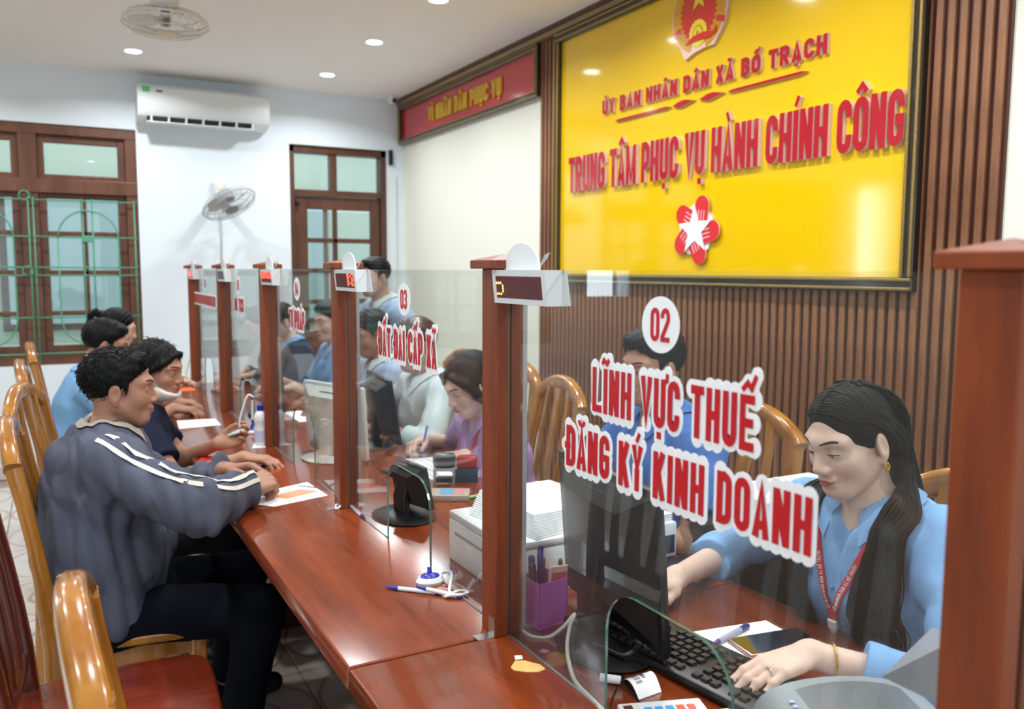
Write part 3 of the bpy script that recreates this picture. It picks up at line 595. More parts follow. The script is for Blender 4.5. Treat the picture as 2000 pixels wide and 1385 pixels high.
# --- LED displays
def led(k):
    yc = PY[k]; ya, yb = yc - .209, yc - .024; x = .690
    if k == 1: ya, yb = 1.167, 1.352
    t = thing('led_display', 'white LED display on the post ' + ordn[k], 'display', (x, (ya + yb) / 2, 1.392))
    mb = MB(); pr = [(x, 1.45), (x + .006, 1.392), (x + .05, 1.392), (x + .042, 1.45)]
    n = 4; mb.add([(a, ya, b) for a, b in pr] + [(a, yb, b) for a, b in pr], [(0, 1, 5, 4), (1, 2, 6, 5), (2, 3, 7, 6), (3, 0, 4, 7), (0, 3, 2, 1), (4, 5, 6, 7)])
    mb.build('case', M_WHITE, t)
    MS = frame_matrix((x + .00515, yb - .013, 1.4015), UY, V((-.006, 0, .058)).normalized(), V((-.058, 0, -.006)).normalized())
    W, H = .158, .038
    MB().prism([(0, 0), (W, 0), (W, H), (0, H)], -.001, .0006, MS).build('screen', M_LEDOFF, t)
    rows, colsn = 8, 22
    if k <= 3:
        mo, mn, my = MB(), MB(), MB()
        lit = LEDTXT[k]
        for i in range(colsn):
            for j in range(rows):
                on = j < len(lit) and i * len(lit[0]) // colsn < len(lit[0]) and lit[j][i * len(lit[0]) // colsn if k != 1 else i] == '#'
                if k == 1: on = j >= 1 and j - 1 < len(lit) and i < 4 and lit[j - 1][i] == '#'
                q = (W * (i + .5) / colsn, H * (1 - (j + .5) / rows)); r_ = .0022 if on else .0014
                (my if on and k == 1 else mn if on else mo).prism([(q[0] + r_ * math.cos(a), q[1] + r_ * math.sin(a)) for a in np.linspace(0, 2 * math.pi, 7)[:-1]], .0006, .0010, MS)
        if mo.v: tag(mo.build('led_dots', M_LEDDOT, t), kind='stuff')
        if mn.v: tag(mn.build('lit_led_dots', M_LEDON, t), kind='stuff')
        if my.v: tag(my.build('lit_led_dots', M_LEDYEL, t), kind='stuff')
    elif k == 5:
        MB().prism([(.0, .006), (.14, .006), (.14, .034), (.0, .034)], .0006, .0009, MS).build('lit_text', mat('led_glow', (255, 90, 90), .4, emit=2.0), t)
    tab = [(.062 * math.cos(a), .046 * math.sin(a)) for a in np.linspace(0, math.pi, 19)]
    MB().prism(tab, 0, .003, frame_matrix((x + .022, (ya + yb) / 2 + .02, 1.45), UY, UZ, NX)).build('back_tab', M_WHITE, t)
    mb = MB(); y1 = (ya + yb) / 2 - .02
    mb.tube([(x + .03, y1, 1.452), (x + .034, y1 - .02, 1.47), (x + .036, y1 - .026, 1.478), (x + .036, y1 - .014, 1.474), (x + .034, y1 + .0, 1.455)], .0018, 6); mb.build('cable', M_LGREY, t, 180)
for k in range(1, 6): led(k)
# --- glass panes with an arched hatch and stickers
STK = {1: ('02', [('LĨNH VỰC THUẾ', 1.073, .732, 1.236, .068), ('ĐĂNG KÝ KINH DOANH', 1.146, .641, 1.137, .066)], .913, 1.377),
       2: ('03', [('ĐẤT ĐAI CẤP XÃ', 2.04, 1.673, 1.236, .072)], 1.865, 1.381), 3: ('04', [('TƯ PHÁP', 2.96, 2.755, 1.25, .062)], 2.847, 1.384),
       4: ('05', [('HỘ TỊCH', 3.945, 3.75, 1.264, .058)], 3.86, 1.379), 5: ('06', [('IIHINIIHIIUIHNIIHIH', 5.165, 4.46, 1.258, .052)], 4.765, 1.372)}
for k in range(0, 6):
    yb = PY[k] - .025 if k else PY[0] - .025
    ya = PY[k - 1] + .025 if k else -.72
    hy1, hy0 = PY[k] - .345, PY[k] - .345 - .275
    # outline (y,z) of the pane, clockwise from the far bottom corner, with the hatch cut out of the bottom edge
    zb, zt, zo = ZT + .001, 1.45, .975
    rc = .07
    hatch = [(hy1, zb)] + [(hy1 - rc + rc * math.cos(a), zo - rc + rc * math.sin(a)) for a in np.linspace(0, math.pi / 2, 8)] + [(hy0 + rc + rc * math.cos(a), zo - rc + rc * math.sin(a)) for a in np.linspace(math.pi / 2, math.pi, 8)] + [(hy0, zb)]
    outline = [(yb, zb)] + hatch + [(ya, zb), (ya, zt), (yb, zt)]
    num = ['', 'lettered LĨNH VỰC THUẾ and ĐĂNG KÝ KINH DOANH', 'lettered ĐẤT ĐAI CẤP XÃ', 'lettered TƯ PHÁP', 'lettered HỘ TỊCH', 'with one long narrow red strip'][k]
    g = thing('glass_pane', ('clear glass counter pane ' + num) if k else 'clear glass partition pane without stickers past the end post', 'glass pane', (XG, (ya + yb) / 2, zb))
    mb = MB(); nh = len(hatch)
    # triangulated faces: left of hatch, right of hatch, above hatch as a strip
    for x_ in (.7225, .7275):
        o = len(mb.v)
        quads = [[(yb, zb), (hy1, zb), (hy1, zt), (yb, zt)], [(hy0, zb), (ya, zb), (ya, zt), (hy0, zt)]]
        for a, b in zip(hatch[1:-1], hatch[2:-1]): quads.append([a, b, (b[0], zt), (a[0], zt)])
        for q in quads: mb.add([(x_, p[0], p[1]) for p in q], [(0, 1, 2, 3)], 0)
    for a, b in list(zip(hatch, hatch[1:])) + [((ya, zt), (yb, zt))]:
        mb.add([(.7225, *a), (.7225, *b), (.7275, *b), (.7275, *a)], [(0, 1, 2, 3)], 1)
    mb.build('pane', [M_GLASS, M_GEDGE], g)
    mb = MB(); mb.tube([(.7255, yb, zb), (.7255, hy1, zb)], .0022, 6).tube([(.7255, hy0, zb), (.7255, ya, zb)], .0022, 6); mb.build('sealant_bead', M_LGREY, g, 180)
    if not k: continue
    num, lines, dy, dz = STK[k]
    MB().prism([(.0405 * math.cos(a), .0385 * math.sin(a)) for a in np.linspace(0, 2 * math.pi, 41)[:-1]], 0, .0004, frame_matrix((.7222, dy, dz), UY, UZ, NX)).build('number_disc', M_STICK, g)
    gl, tot = letters(num, .42, .15, .06); mb = MB(); capn = .046
    B = frame_matrix((.7216, dy + tot * capn / 2, dz - capn / 2), UY, UZ, NX) @ Matrix.Diagonal((capn, capn, 1, 1))
    for xx, st in gl: add_strokes(mb, st, .15, B @ T((xx, 0, 0)), 0, .0004)
    mb.build('number', M_STICKR, g)
    for (txt, yl, yr, z0, cap) in lines:
        tw = .165; gl, tot = letters(txt, .42, tw, .085, .30); sx = (yl - yr) / tot
        B = frame_matrix((.7222, yl, z0), UY, UZ, NX) @ Matrix.Diagonal((sx, cap, 1, 1)); B2 = frame_matrix((.7209, yl, z0), UY, UZ, NX) @ Matrix.Diagonal((sx, cap, 1, 1))
        words = {}; wi = 0; last = None
        # one sticker per word
        pos = 0
        for w_ in txt.split(' '):
            mbw, mbr = MB(), MB()
            for li, (xx, st) in enumerate(gl[pos:pos + len(w_)]):
                add_strokes(mbw, st, tw, B @ T((xx, 0, 0)), 0, .0002 + .0004 * (li % 2), grow=.105); add_strokes(mbr, st, tw, B2 @ T((xx, 0, 0)), 0, .0003)
            pos += len(w_)
            s_ = mbw.build('word_sticker', M_STICK, g); mbr.build('word_print', M_STICKR, s_)
# ================================================================== CHAIRS (local: +x is forward, origin on the floor under the seat)
def make_chair(label, m_frame, m_seat, m_back=None, group='wooden dining chairs'):
    m_back = m_back or m_frame
    c = thing('dining_chair', label, 'chair', (0, 0, 0), group)
    sh, hw = .45, .205
    pl = [(-.21, -.19), (-.21, .19)] + [(.10, .225), (.17, .222), (.205, .20), (.222, .16), (.228, .08), (.228, -.08), (.222, -.16), (.205, -.20), (.17, -.222), (.10, -.225)]
    bm = bmesh.new(); vs0 = [bm.verts.new((x, y, sh - .03)) for x, y in pl]; f = bm.faces.new(vs0)
    r = bmesh.ops.extrude_face_region(bm, geom=[f]); 
    for v in r['geom']:
        if isinstance(v, bmesh.types.BMVert): v.co.z = sh
    bmesh.ops.recalc_face_normals(bm, faces=bm.faces)
    bmesh.ops.bevel(bm, geom=[e for e in bm.edges if abs(e.verts[0].co.z - e.verts[1].co.z) < 1e-5], offset=.010, segments=3, profile=.5, affect='EDGES')
    bm.verts.index_update(); mb = MB(); mb.add([v.co.copy() for v in bm.verts], [[v.index for v in f.verts] for f in bm.faces]); bm.free()
    mb.build('seat', m_seat, c, 40)
    def sx(z):   # curve of the back
        pts = [(-.215, 0), (-.195, .25), (-.19, .45), (-.205, .62), (-.232, .80), (-.262, .95), (-.275, 1.06)]
        for (a, za), (b, zb) in zip(pts, pts[1:]):
            if za <= z <= zb: t = (z - za) / (zb - za); return a + (b - a) * t
        return pts[-1][0]
    for s in (-1, 1):
        ys = lambda z: s * (.175 + .022 * max(0, math.sin((z - .45) / .55 * math.pi)) if z > .45 else .175)
        zz = [0, .15, .3, .45, .55, .65, .75, .85, .92, .965]
        MB().sweep([(sx(z), ys(z), z) for z in zz], [.019, .02, .022, .024, .024, .022, .021, .022, .024, .024], [.018, .02, .022, .025, .024, .02, .018, .018, .02, .022], (0, 1, 0)).build('rear_leg', m_back, c, 50)
        MB().sweep([(.165, s * .185, 0), (.17, s * .187, .2), (.172, s * .188, .42)], [.015, .018, .022], [.015, .018, .022], (0, 1, 0)).build('front_leg', m_frame, c, 50)
        MB().box((-.18, s * .185 - .011, .365), (.16, s * .185 + .011, .42), .003).build('side_rail', m_frame, c)
        MB().box((-.19, s * .182 - .009, .16), (.16, s * .182 + .009, .19), .003).build('stretcher', m_frame, c)
    MB().box((.160, -.18, .365), (.182, .18, .42), .003).build('front_rail', m_frame, c); MB().box((-.2, -.17, .365), (-.18, .17, .42), .003).build('rear_rail', m_frame, c)
    # crest rail: arched, with rounded ends
    n = 15; cr = [(sx(1.0) - .012 + .02 * (y / .21) ** 2, y, .938 + .083 * (1 - (y / .21) ** 2)) for y in np.linspace(-.205, .205, n)]
    MB().sweep(cr, [.020] + [.028] * (n - 2) + [.020], [.021] * n, (0, 0, 1), rnd=.55).build('crest_rail', m_back, c, 60)
    MB().sweep([(sx(.52), y, .52) for y in np.linspace(-.185, .185, 5)], .022, .013, (0, 0, 1)).build('lower_rail', m_back, c, 50)
    for y0, y1, w in ((0, 0, .036), (-.085, -.10, .017), (.085, .10, .017)):
        z5 = np.linspace(.53, 1.0, 7); MB().sweep([(sx(z) + .004, y0 + (y1 - y0) * math.sin((z - .53) / .47 * math.pi), z) for z in z5], [w * (1 - .35 * math.sin((z - .53) / .47 * math.pi)) for z in z5], .008, (0, 1, 0)).build('splat', m_back, c, 50)
    return c
proto = make_chair('honey wood dining chair under the man in the grey hooded jacket', M_HONEY, M_HONEY, group='wooden dining chairs')
proto.location = (.155, 2.665, 0)
def put(label, x, y, rz): c = copy_tree(proto); c['label'] = label; c.location = (x, y, 0); c.rotation_euler = (0, 0, rz); return c
put('empty honey wood dining chair nearest the counter section with the pen cup', .285, 1.2, 0)
put('honey wood dining chair under the woman in the navy shirt', .16, 3.36, math.radians(-14))
put('honey wood dining chair under the man in the light blue shirt', .14, 4.33, 0)
put('honey wood dining chair under the woman with the ponytail', .16, 5.33, 0)
put('honey wood chair under the long-haired woman', 1.40, 1.03, math.pi)
put('honey wood chair under the man in the mid blue shirt', 1.62, 1.93, math.pi)
put('honey wood chair under the woman in the lilac shirt', 1.44, 2.79, math.pi - .12)
put('honey wood chair under the official in the white shirt', 1.56, 3.33, math.pi)
put('honey wood chair under the seated official with a tie', 1.58, 3.93, math.pi)
red = make_chair('empty dark red wooden chair with a glossy red seat', M_DARKRED, M_REDWOOD, M_DARKRED)
red.location = (.085, 2.07, 0); red.rotation_euler = (0, 0, math.radians(-4))
# ================================================================== THINGS ON THE COUNTER
def Rz3(a): return Matrix.Rotation(a, 4, 'Z')
def local(loc, a): return T(V(loc)) @ Rz3(a)
def monitor(label, loc, yaw, w, h, zlow, mcase, mback=None, base='round', tilt=.08, thick=.05, boff=0.0):
    """local: screen faces +x; loc on the table under the screen"""
    t = thing('monitor', label, 'monitor', loc); A = local(loc, yaw) @ T((0, 0, zlow)) @ Matrix.Rotation(-tilt, 4, 'Y')
    MB().box((-.018, -w / 2, 0), (.0, w / 2, h), .006, M=A).build('bezel', mcase, t, 40)
    MB().box((.0, -w / 2 + .018, .02), (.002, w / 2 - .018, h - .02), 0, M=A).build('screen', mat('dark_screen', (20, 24, 34), .12), t)
    mb = MB(); bw, bh = w * .40, h * .40; cz = h * .52
    a = [(-.018, y, z) for y, z in ((-w * .46, h * .05), (w * .46, h * .05), (w * .46, h * .95), (-w * .46, h * .95))]; b = [(-thick, y, cz + z) for y, z in ((-bw * .7, -bh * .8), (bw * .7, -bh * .8), (bw * .7, bh * .75), (-bw * .7, bh * .75))]
    mb.add([A @ V(p) for p in a + b], [(0, 1, 5, 4), (1, 2, 6, 5), (2, 3, 7, 6), (3, 0, 4, 7), (4, 5, 6, 7)]); mb.build('back_shell', mback or mcase, t, 30)
    mb = MB()
    for k in range(9): mb.box((-thick * .72, -bw * .35, h * .78 + k * .0035), (-thick * .55, bw * .35, h * .78 + k * .0035 + .0015), 0, M=A)
    tag(mb.build('vent_slots', M_BLACKM, t), kind='stuff')
    Bm = local(loc, yaw)
    MB().sweep([Bm @ V((-.06, 0, .012)), Bm @ V((-.062, 0, zlow + h * .2)), Bm @ V((-.052, 0, zlow + h * .5))], .032, .012, Bm.to_3x3() @ V((0, 1, 0))).build('neck', mcase, t, 40)
    if base == 'round': MB().lathe([(.001, 0), (.095, 0), (.098, .005), (.085, .011), (.03, .017), (.001, .018)], 28, Bm @ T((-.055, boff, 0)) @ Matrix.Diagonal((.85, 1.1, 1, 1))).build('stand_base', mcase, t, 40)
    else: MB().box((-.12, -.11, 0), (.06, .11, .012), .005, M=Bm).build('stand_base', mcase, t, 40)
    return t
monitor('black computer monitor seen from behind beside the purple pen cup', (.912, 1.262, ZT), -.10, .37, .29, .03, M_BLACK, M_BLACK, boff=-.05)
monitor('small black display with round foot behind the ĐẤT ĐAI pane', (.885, 2.165, ZT), .10, .17, .125, .03, M_BLACK, M_BLACK, tilt=.2)
monitor('white-backed monitor near the TƯ PHÁP pane', (.90, 2.98, ZT), .35, .35, .26, .012, M_OFFW, M_OFFW, tilt=.06)
monitor('black computer monitor before the seated official in white', (1.14, 3.10, ZT), -.1, .36, .25, .03, M_BLACK, mat('monitor_slate', (52, 62, 66), .4), tilt=.15)
monitor('black computer monitor behind the HỘ TỊCH pane', (.92, 4.03, ZT), 0, .36, .27, .03, M_BLACK)
monitor('grey computer monitor behind the pane with the red strip', (.90, 4.95, ZT), 0, .36, .27, .03, M_LGREY)
# keyboard
def keyboard(loc, yaw):
    t = thing('keyboard', 'black computer keyboard under the long-haired woman\'s hand', 'keyboard', loc); A = local(loc, yaw)
    MB().box((-.075, -.225, 0), (.075, .225, .018), .007, M=A).build('case', M_BLACK, t, 40)
    km = MB(); s = .0078; km.add([(-s, -s, 0), (s, -s, 0), (s, s, 0), (-s, s, 0), (-s * .78, -s * .78, .007), (s * .78, -s * .78, .007), (s * .78, s * .78, .007), (-s * .78, s * .78, .007)], [(0, 1, 5, 4), (1, 2, 6, 5), (2, 3, 7, 6), (3, 0, 4, 7), (4, 5, 6, 7)])
    me = km.mesh('key', mat('key_black', (38, 34, 32), .4)); wide = None
    for r in range(6):
        for k in range(22):
            if (r == 5 and 4 <= k <= 8) or (k in (15, 19)): continue
            o = bpy.data.objects.new('key', me); col.objects.link(o); o.parent = t
            p = A @ V((-.055 + r * .0192 + (.006 if r else 0), .208 - k * .0190 - (r % 3) * .003, .0165)); o.matrix_parent_inverse = Matrix.Identity(4)
            o.location = p - V(loc); o.rotation_euler = (0, 0, yaw)
    MB().box((.035, .06, .0165), (.052, .14, .023), .002, M=A).build('space_bar', mat('key_black', (38, 34, 32), .4), t)
keyboard((.945, 1.13, ZT), .14)
def sheet(name, label, cat, corners, z=ZT, m=M_PAPER, th=.0008, group=None, marks=None):
    cs = [V((p[0], p[1], z)) for p in corners]; t = MB(); n = len(cs)
    t.add([c for c in cs] + [c + V((0, 0, th)) for c in cs], [tuple(reversed(range(n))), tuple(range(n, 2 * n))] + [(i, (i + 1) % n, n + (i + 1) % n, n + i) for i in range(n)])
    o = t.build(name, m, None, origin=tuple(cs[0])); tag(o, label, cat, group)
    if marks:
        a, b, d = cs[0], cs[1] - cs[0], cs[3] - cs[0]
        for (u0, u1, v0, v1, mm) in marks:
            q = [a + b * u + d * v + V((0, 0, th)) for u, v in ((u0, v0), (u1, v0), (u1, v1), (u0, v1))]
            MB().add([tuple(p) for p in q] + [tuple(p + V((0, 0, .0002))) for p in q], [(4, 5, 6, 7), (0, 1, 5, 4), (1, 2, 6, 5), (2, 3, 7, 6), (3, 0, 4, 7)]).build('print', mm, o)
    return o
def zq(*pts, z=ZT): return [onZ(px, py, z) for px, py in pts]
lines = lambda n, x0=.1, x1=.9: [(x0, x1 - .1 * (k % 3), .1 + .8 * k / n, .1 + .8 * k / n + .012, M_INK) for k in range(n)]
M_ORANGE = mat('print_orange', (236, 150, 110), .7)
sheet('leaflet', 'white leaflet with faint orange print before the grey-jacketed man', 'paper', zq((440, 978), (535, 990), (640, 968), (600, 942)), marks=[(.35, .75, .3, .7, M_ORANGE), (.1, .9, .8, .84, M_INK)])
sheet('paper_sheet', 'blank white sheet under the hand of the man in light blue', 'paper', zq((350, 838), (432, 830), (420, 818), (345, 822)))
sheet('folder', 'red folder under the forearm of the woman in navy', 'folder', zq((385, 905), (470, 903), (462, 890), (395, 893)), m=mat('folder_red', (214, 56, 52), .5), th=.004)
sheet('orange_sheet', 'orange sheet lying at the far end of the counter', 'paper', [(.52, 5.0), (.69, 5.0), (.69, 5.25), (.52, 5.25)], m=mat('orange_paper', (232, 110, 30), .6))
sheet('paper_slip', 'small white slip under the blue-capped bottle', 'paper', zq((492, 876), (528, 873), (526, 864), (497, 866)))
sheet('note_paper', 'white note paper under the pen and the smartphone', 'paper', [(1.015, 1.20), (1.03, 1.04), (1.19, 1.03), (1.20, 1.17)], marks=[(.3, .6, .5, .52, mat('ink_blue', (90, 90, 170), .6)), (.35, .7, .56, .575, mat('ink_blue', (90, 90, 170), .6))])
doc = sheet('document', 'printed document sticking out from the grey printer', 'paper', [(.86, .955), (.80, .80), (1.02, .72), (1.08, .90)], z=ZT + .0035, marks=[(.42, .80, .06 + .1 * k, .072 + .1 * k, M_INK) for k in range(7)] + [(.1, .34, .16 + .1 * k, .17 + .1 * k, M_INK) for k in range(5)])
# receipt, gently curled
rc = MB(); A = local((.825, 1.075, ZT), 0); n = 8
ca, cb, cc_, cd = [onZ(px, py, ZT) for px, py in ((1210, 1332), (1262, 1316), (1292, 1352), (1248, 1368))]
vs = []
for i in range(n + 1):
    u = i / n; up = .016 * math.sin(u * math.pi) ** 1.0
    for e0, e1 in ((ca, cd), (cb, cc_)): p = e0.lerp(e1, u); vs.append(p + V((0, 0, .001 + up)))
rc.add(vs, [(2 * i, 2 * i + 1, 2 * i + 3, 2 * i + 2) for i in range(n)]); rc.add([v - V((0, 0, .0006)) for v in vs], [(2 * i, 2 * i + 2, 2 * i + 3, 2 * i + 1) for i in range(n)])
ro = rc.build('queue_ticket', M_PAPER, None, 180, origin=tuple(ca)); tag(ro, 'curled white queue ticket printed 2001 beside the keyboard', 'ticket')
def rsurf(u, v): a = ca.lerp(cb, u); b = cd.lerp(cc_, u); p = a.lerp(b, v); return p + V((0, 0, .0016 + .016 * math.sin(v * math.pi)))
def ticket_text(txt, u0, v0, size, m):
    gl, tot = letters(txt, .5, .1, .14); mb = MB()
    for xx, st in gl:
        for s_ in st:
            q = s_[1] if isinstance(s_, tuple) else s_
            pts_ = [rsurf(u0 - p[1] * size * .8, v0 + (xx + p[0]) * size) for p in q]
            mb.tube(pts_, .0006, 4)
    mb.build('print', M_INK, ro)
ticket_text('2001', .62, .22, .16, M_INK)
mb = MB()
for k in range(5):
    for j in range(4): p = rsurf(.2 + .05 * k, .25 + .12 * j); q = rsurf(.2 + .05 * k, .32 + .12 * j); mb.tube([p, q], .0005, 4)
mb.build('print', M_INK, ro)
# rolled scrap of paper with black cord
so = MB(); p = onZ(1192, 1335, ZT); so.tube([p + V((-.012, .012, .008)), p + V((.012, -.012, .008))], .007, 10); tag(so.build('paper_roll', M_PAPER, None, 180, origin=tuple(p)), 'tiny rolled white paper scrap beside the queue ticket', 'paper')
# desk card / calculator at the lower edge
q = onZ(1290, 1385, ZT); kc = thing('calculator', 'pale card device with blue and red keys below the queue ticket', 'calculator', q)
A = frame_matrix(q + V((.0, -.02, 0)), V((.94, -.33, 0)), V((.33, .94, 0)))
MB().box((-.075, -.04, 0), (.06, .028, .010), .004, M=A).build('case', M_OFFW, kc, 40)
MB().box((-.045, -.036, .010), (.052, .020, .0108), 0, M=A).build('face', mat('calc_face', (214, 222, 228), .3), kc)
for i in range(5):
    for j in range(2): MB().box((-.038 + i * .017, -.028 + j * .02, .0108), (-.026 + i * .017, -.014 + j * .02, .0125), .0008, M=A).build('key', mat('calc_blue', (70, 160, 210), .4) if i < 3 else mat('calc_red', (226, 90, 74), .4), kc)
MB().box((-.068, -.01, .010), (-.054, .018, .0106), 0, M=A).build('window', mat('calc_dark', (90, 50, 40), .3), kc)
# phone, pen, id holder
def phone(label, c, a, m_side):
    t = thing('smartphone', label, 'phone', c); A = local(c, a)
    MB().box((-.078, -.037, 0), (.078, .037, .008), .0035, M=A).build('body', m_side, t, 40); MB().box((-.074, -.034, .008), (.074, .034, .0084), 0, M=A).build('screen', mat('phone_screen', (16, 16, 18), .06, coat=1.0), t)
phone('smartphone with dark screen lying on the note paper', (1.135, 1.082, ZT + .0008), -.16, mat('rose_gold', (190, 150, 136), .3, metal=.8))
def pen(label, a, b, z, mbody, mtip, r=.005, group=None):
    a = V((*a, z + r)); b = V((*b, z + r)); t = thing('pen', label, 'pen', (a + b) / 2 - V((0, 0, r)), group); d = b - a
    MB().tube([a + d * .2, a + d * .75, a + d * .78], [r, r, r * .9], 10).build('barrel', mbody, t, 40)
    MB().tube([a, a + d * .03, a + d * .2], [.0008, r * .45, r], 10).build('grip', mtip, t, 40); MB().tube([a + d * .78, a + d * .96, b], [r, r, r * .6], 10).build('cap', mtip, t, 40)
    MB().sweep([a + d * .76 + V((0, 0, r)), a + d * .95 + V((0, 0, r * 1.5))], .0016, .0008, (0, 0, 1)).build('clip', mtip, t)
p0, p1 = onZ(1388, 1268, ZT), onZ(1462, 1228, ZT)
pen('clear and violet ballpoint pen lying on the note paper', (p0.x, p0.y), (p1.x, p1.y), ZT + .0008, mat('clear_plastic', (170, 170, 190), .15), mat('violet_plastic', (70, 56, 120), .3), .0055)
p0, p1 = onZ(885, 981, ZT), onZ(962, 966, ZT)
pen('pale green pencil lying behind the ĐẤT ĐAI pane', (p0.x, p0.y), (p1.x, p1.y), ZT, mat('pale_green', (160, 206, 140), .4), M_GREY, .005)
idh = thing('card_reader', 'grey card reader with a white label beside the woman\'s hand', 'card reader', onZ(1325, 1130, ZT)); A = local(onZ(1325, 1130, ZT), -.6)
MB().box((-.045, -.028, 0), (.045, .028, .016), .005, M=A).build('case', M_LGREY, idh, 40); MB().box((-.035, -.02, .016), (.012, .018, .0166), 0, M=A).build('label_sticker', M_PAPER, idh); MB().box((-.033, -.018, .0166), (.01, -.012, .017), 0, M=A).build('stripe', mat('stripe_green', (60, 130, 90), .5), idh)
# purple pen cup
cu = thing('pen_cup', 'purple square pen cup holding pens, cutter and tape pack', 'pen cup', (.817, 1.378, ZT)); A = local((.817, 1.378, ZT), .12); wc, hc = .034, .088
M_PURP = mat('purple_plastic', (198, 104, 198), .35)
for a, b in (((-wc, -wc, 0), (wc, -wc + .002, hc)), ((-wc, wc - .002, 0), (wc, wc, hc)), ((-wc, -wc, 0), (-wc + .002, wc, hc)), ((wc - .002, -wc, 0), (wc, wc, hc))): MB().box(a, b, 0, M=A).build('side', M_PURP, cu)
MB().box((-wc - .002, -wc - .002, 0), (wc + .002, wc + .002, .003), 0, M=A).build('base', M_PURP, cu)
def upright(name, label, cat, x, y, z0, z1, r, m, lean=(0, 0), mtop=None, grp='pens in the purple cup'):
    a = A @ V((x, y, z0)); b = A @ V((x + lean[0], y + lean[1], z1)); t = thing(name, label, cat, a, grp); d = b - a
    MB().tube([a, a + d * .8], r, 8).build('barrel', m, t, 40); MB().tube([a + d * .8, a + d * .97, b], [r * 1.1, r * 1.1, r * .5], 8).build('cap', mtop or m, t, 40); return t
upright('pen', 'blue capped pen standing tallest in the purple cup', 'pen', -.002, .012, .004, .145, .0055, M_BLUE, (.004, 0))
upright('pen', 'second blue pen leaning in the purple cup', 'pen', -.012, .014, .004, .128, .006, M_BLUE, (-.004, .004))
upright('pen', 'red pen behind the blue pens in the purple cup', 'pen', .010, .016, .004, .118, .004, mat('red_plastic', (190, 40, 40), .3), (.002, 0))
upright('marker', 'thick black marker at the side of the purple cup', 'marker', -.022, .0, .004, .118, .007, M_BLACK, (-.004, .002))
upright('marker', 'slim black marker in the purple cup', 'marker', -.006, -.014, .004, .112, .005, M_BLACK, (-.006, .0))
upright('pen', 'thin grey and black pen at the corner of the purple cup', 'pen', .026, -.014, .004, .122, .004, M_GREY, (.004, -.002), M_BLACK)
tp = thing('tape_pack', 'cream packet with a red label standing in the purple cup', 'packet', A @ V((.008, -.022, .004))); Bx = A @ T((.010, -.022, .004)) @ Matrix.Rotation(.1, 4, 'Y')
MB().box((-.022, -.003, 0), (.022, .003, .108), .002, M=Bx).build('pack', mat('cream_card', (224, 196, 178), .5), tp); MB().box((-.018, -.0036, .072), (.018, -.003, .096), 0, M=Bx).build('label_patch', mat('tape_red', (206, 84, 104), .4), tp)
# --- machines
def boxy(name, label, cat, loc, ang, parts):
    t = thing(name, label, cat, loc); A = local(loc, ang)
    for (nm, a, b, bev, m) in parts: MB().box(a, b, bev, M=A).build(nm, m, t, 40)
    return t
M_DBLUE = mat('dark_blue_plastic', (44, 60, 84), .35)
boxy('document_printer', 'white desktop printer behind the purple pen cup', 'printer', (.965, 1.64, ZT), 0.0,
     [('body', (-.165, -.15, 0), (.165, .15, .10), .006, M_WHITE), ('lid', (-.165, -.15, .102), (.165, .15, .118), .005, M_WHITE), ('front_slot', (-.12, -.1535, .028), (.12, -.15, .048), 0, M_DBLUE), ('side_slot', (-.167, -.11, .07), (-.165, .11, .075), 0, M_GREY), ('button_pad', (.1, -.145, .118), (.155, -.1, .121), .001, M_LGREY)])
ps = thing('paper_stack', 'fanned stack of white paper on the white printer', 'paper stack', (.99, 1.62, ZT + .118))
for k in range(12): MB().box((-.1, -.12, k * .0035), (.10, .12, k * .0035 + .0028), 0, M=local((.945 + k * .003, 1.63 + .0025 * k, ZT + .1185), .18 - k * .012)).build('sheet', M_PAPER, ps)
boxy('label_printer', 'small white printer with a dark blue front behind the monitor', 'printer', (1.215, 1.66, ZT), .0,
     [('body', (-.065, -.11, 0), (.075, .13, .085), .006, M_WHITE), ('front_panel', (-.055, -.113, .012), (.065, -.11, .055), 0, M_DBLUE)])
boxy('paper_pile', 'pile of loose white sheets on the small white printer', 'paper stack', (1.215, 1.67, ZT + .085), .03, [('sheet', (-.06, -.11, .003 * k), (.062 + .004 * (k % 2), .12, .003 * k + .0025), 0, M_PAPER) for k in range(6)])
boxy('router', 'black network box with a white light beside the label printer', 'router', (1.2, 1.46, ZT), -.2, [('case', (-.06, -.05, 0), (.06, .05, .022), .004, M_BLACK), ('light', (.02, -.0505, .008), (.025, -.05, .012), 0, mat('white_led', (255, 255, 255), .3, emit=3))])
boxy('side_cabinet', 'black low cabinet standing between two officials', 'cabinet', (1.66, 1.47, 0), 0, [('body', (-.24, -.20, .03), (.3, .19, .81), .006, M_BLACKM), ('top', (-.25, -.205, .81), (.31, .195, .83), .004, M_BLACK), ('door', (-.246, -.18, .06), (-.24, .17, .78), .003, M_BLACK), ('plinth', (-.22, -.18, 0), (.28, .17, .03), 0, M_BLACK)])
boxy('paper_box', 'white carton of papers on the black cabinet', 'box', (1.63, 1.46, .83), 0, [('carton', (-.16, -.17, 0), (.16, .15, .055), .003, M_PAPER), ('lid', (-.165, -.175, .055), (.165, .155, .075), .003, M_WHITE)])
boxy('carton', 'white carton standing on the desk before the man in mid blue', 'box', (1.20, 1.86, ZT), .1, [('body', (-.05, -.06, 0), (.05, .06, .075), .002, M_PAPER), ('flap', (-.05, -.06, .075), (.05, .0, .079), .001, M_OFFW)])
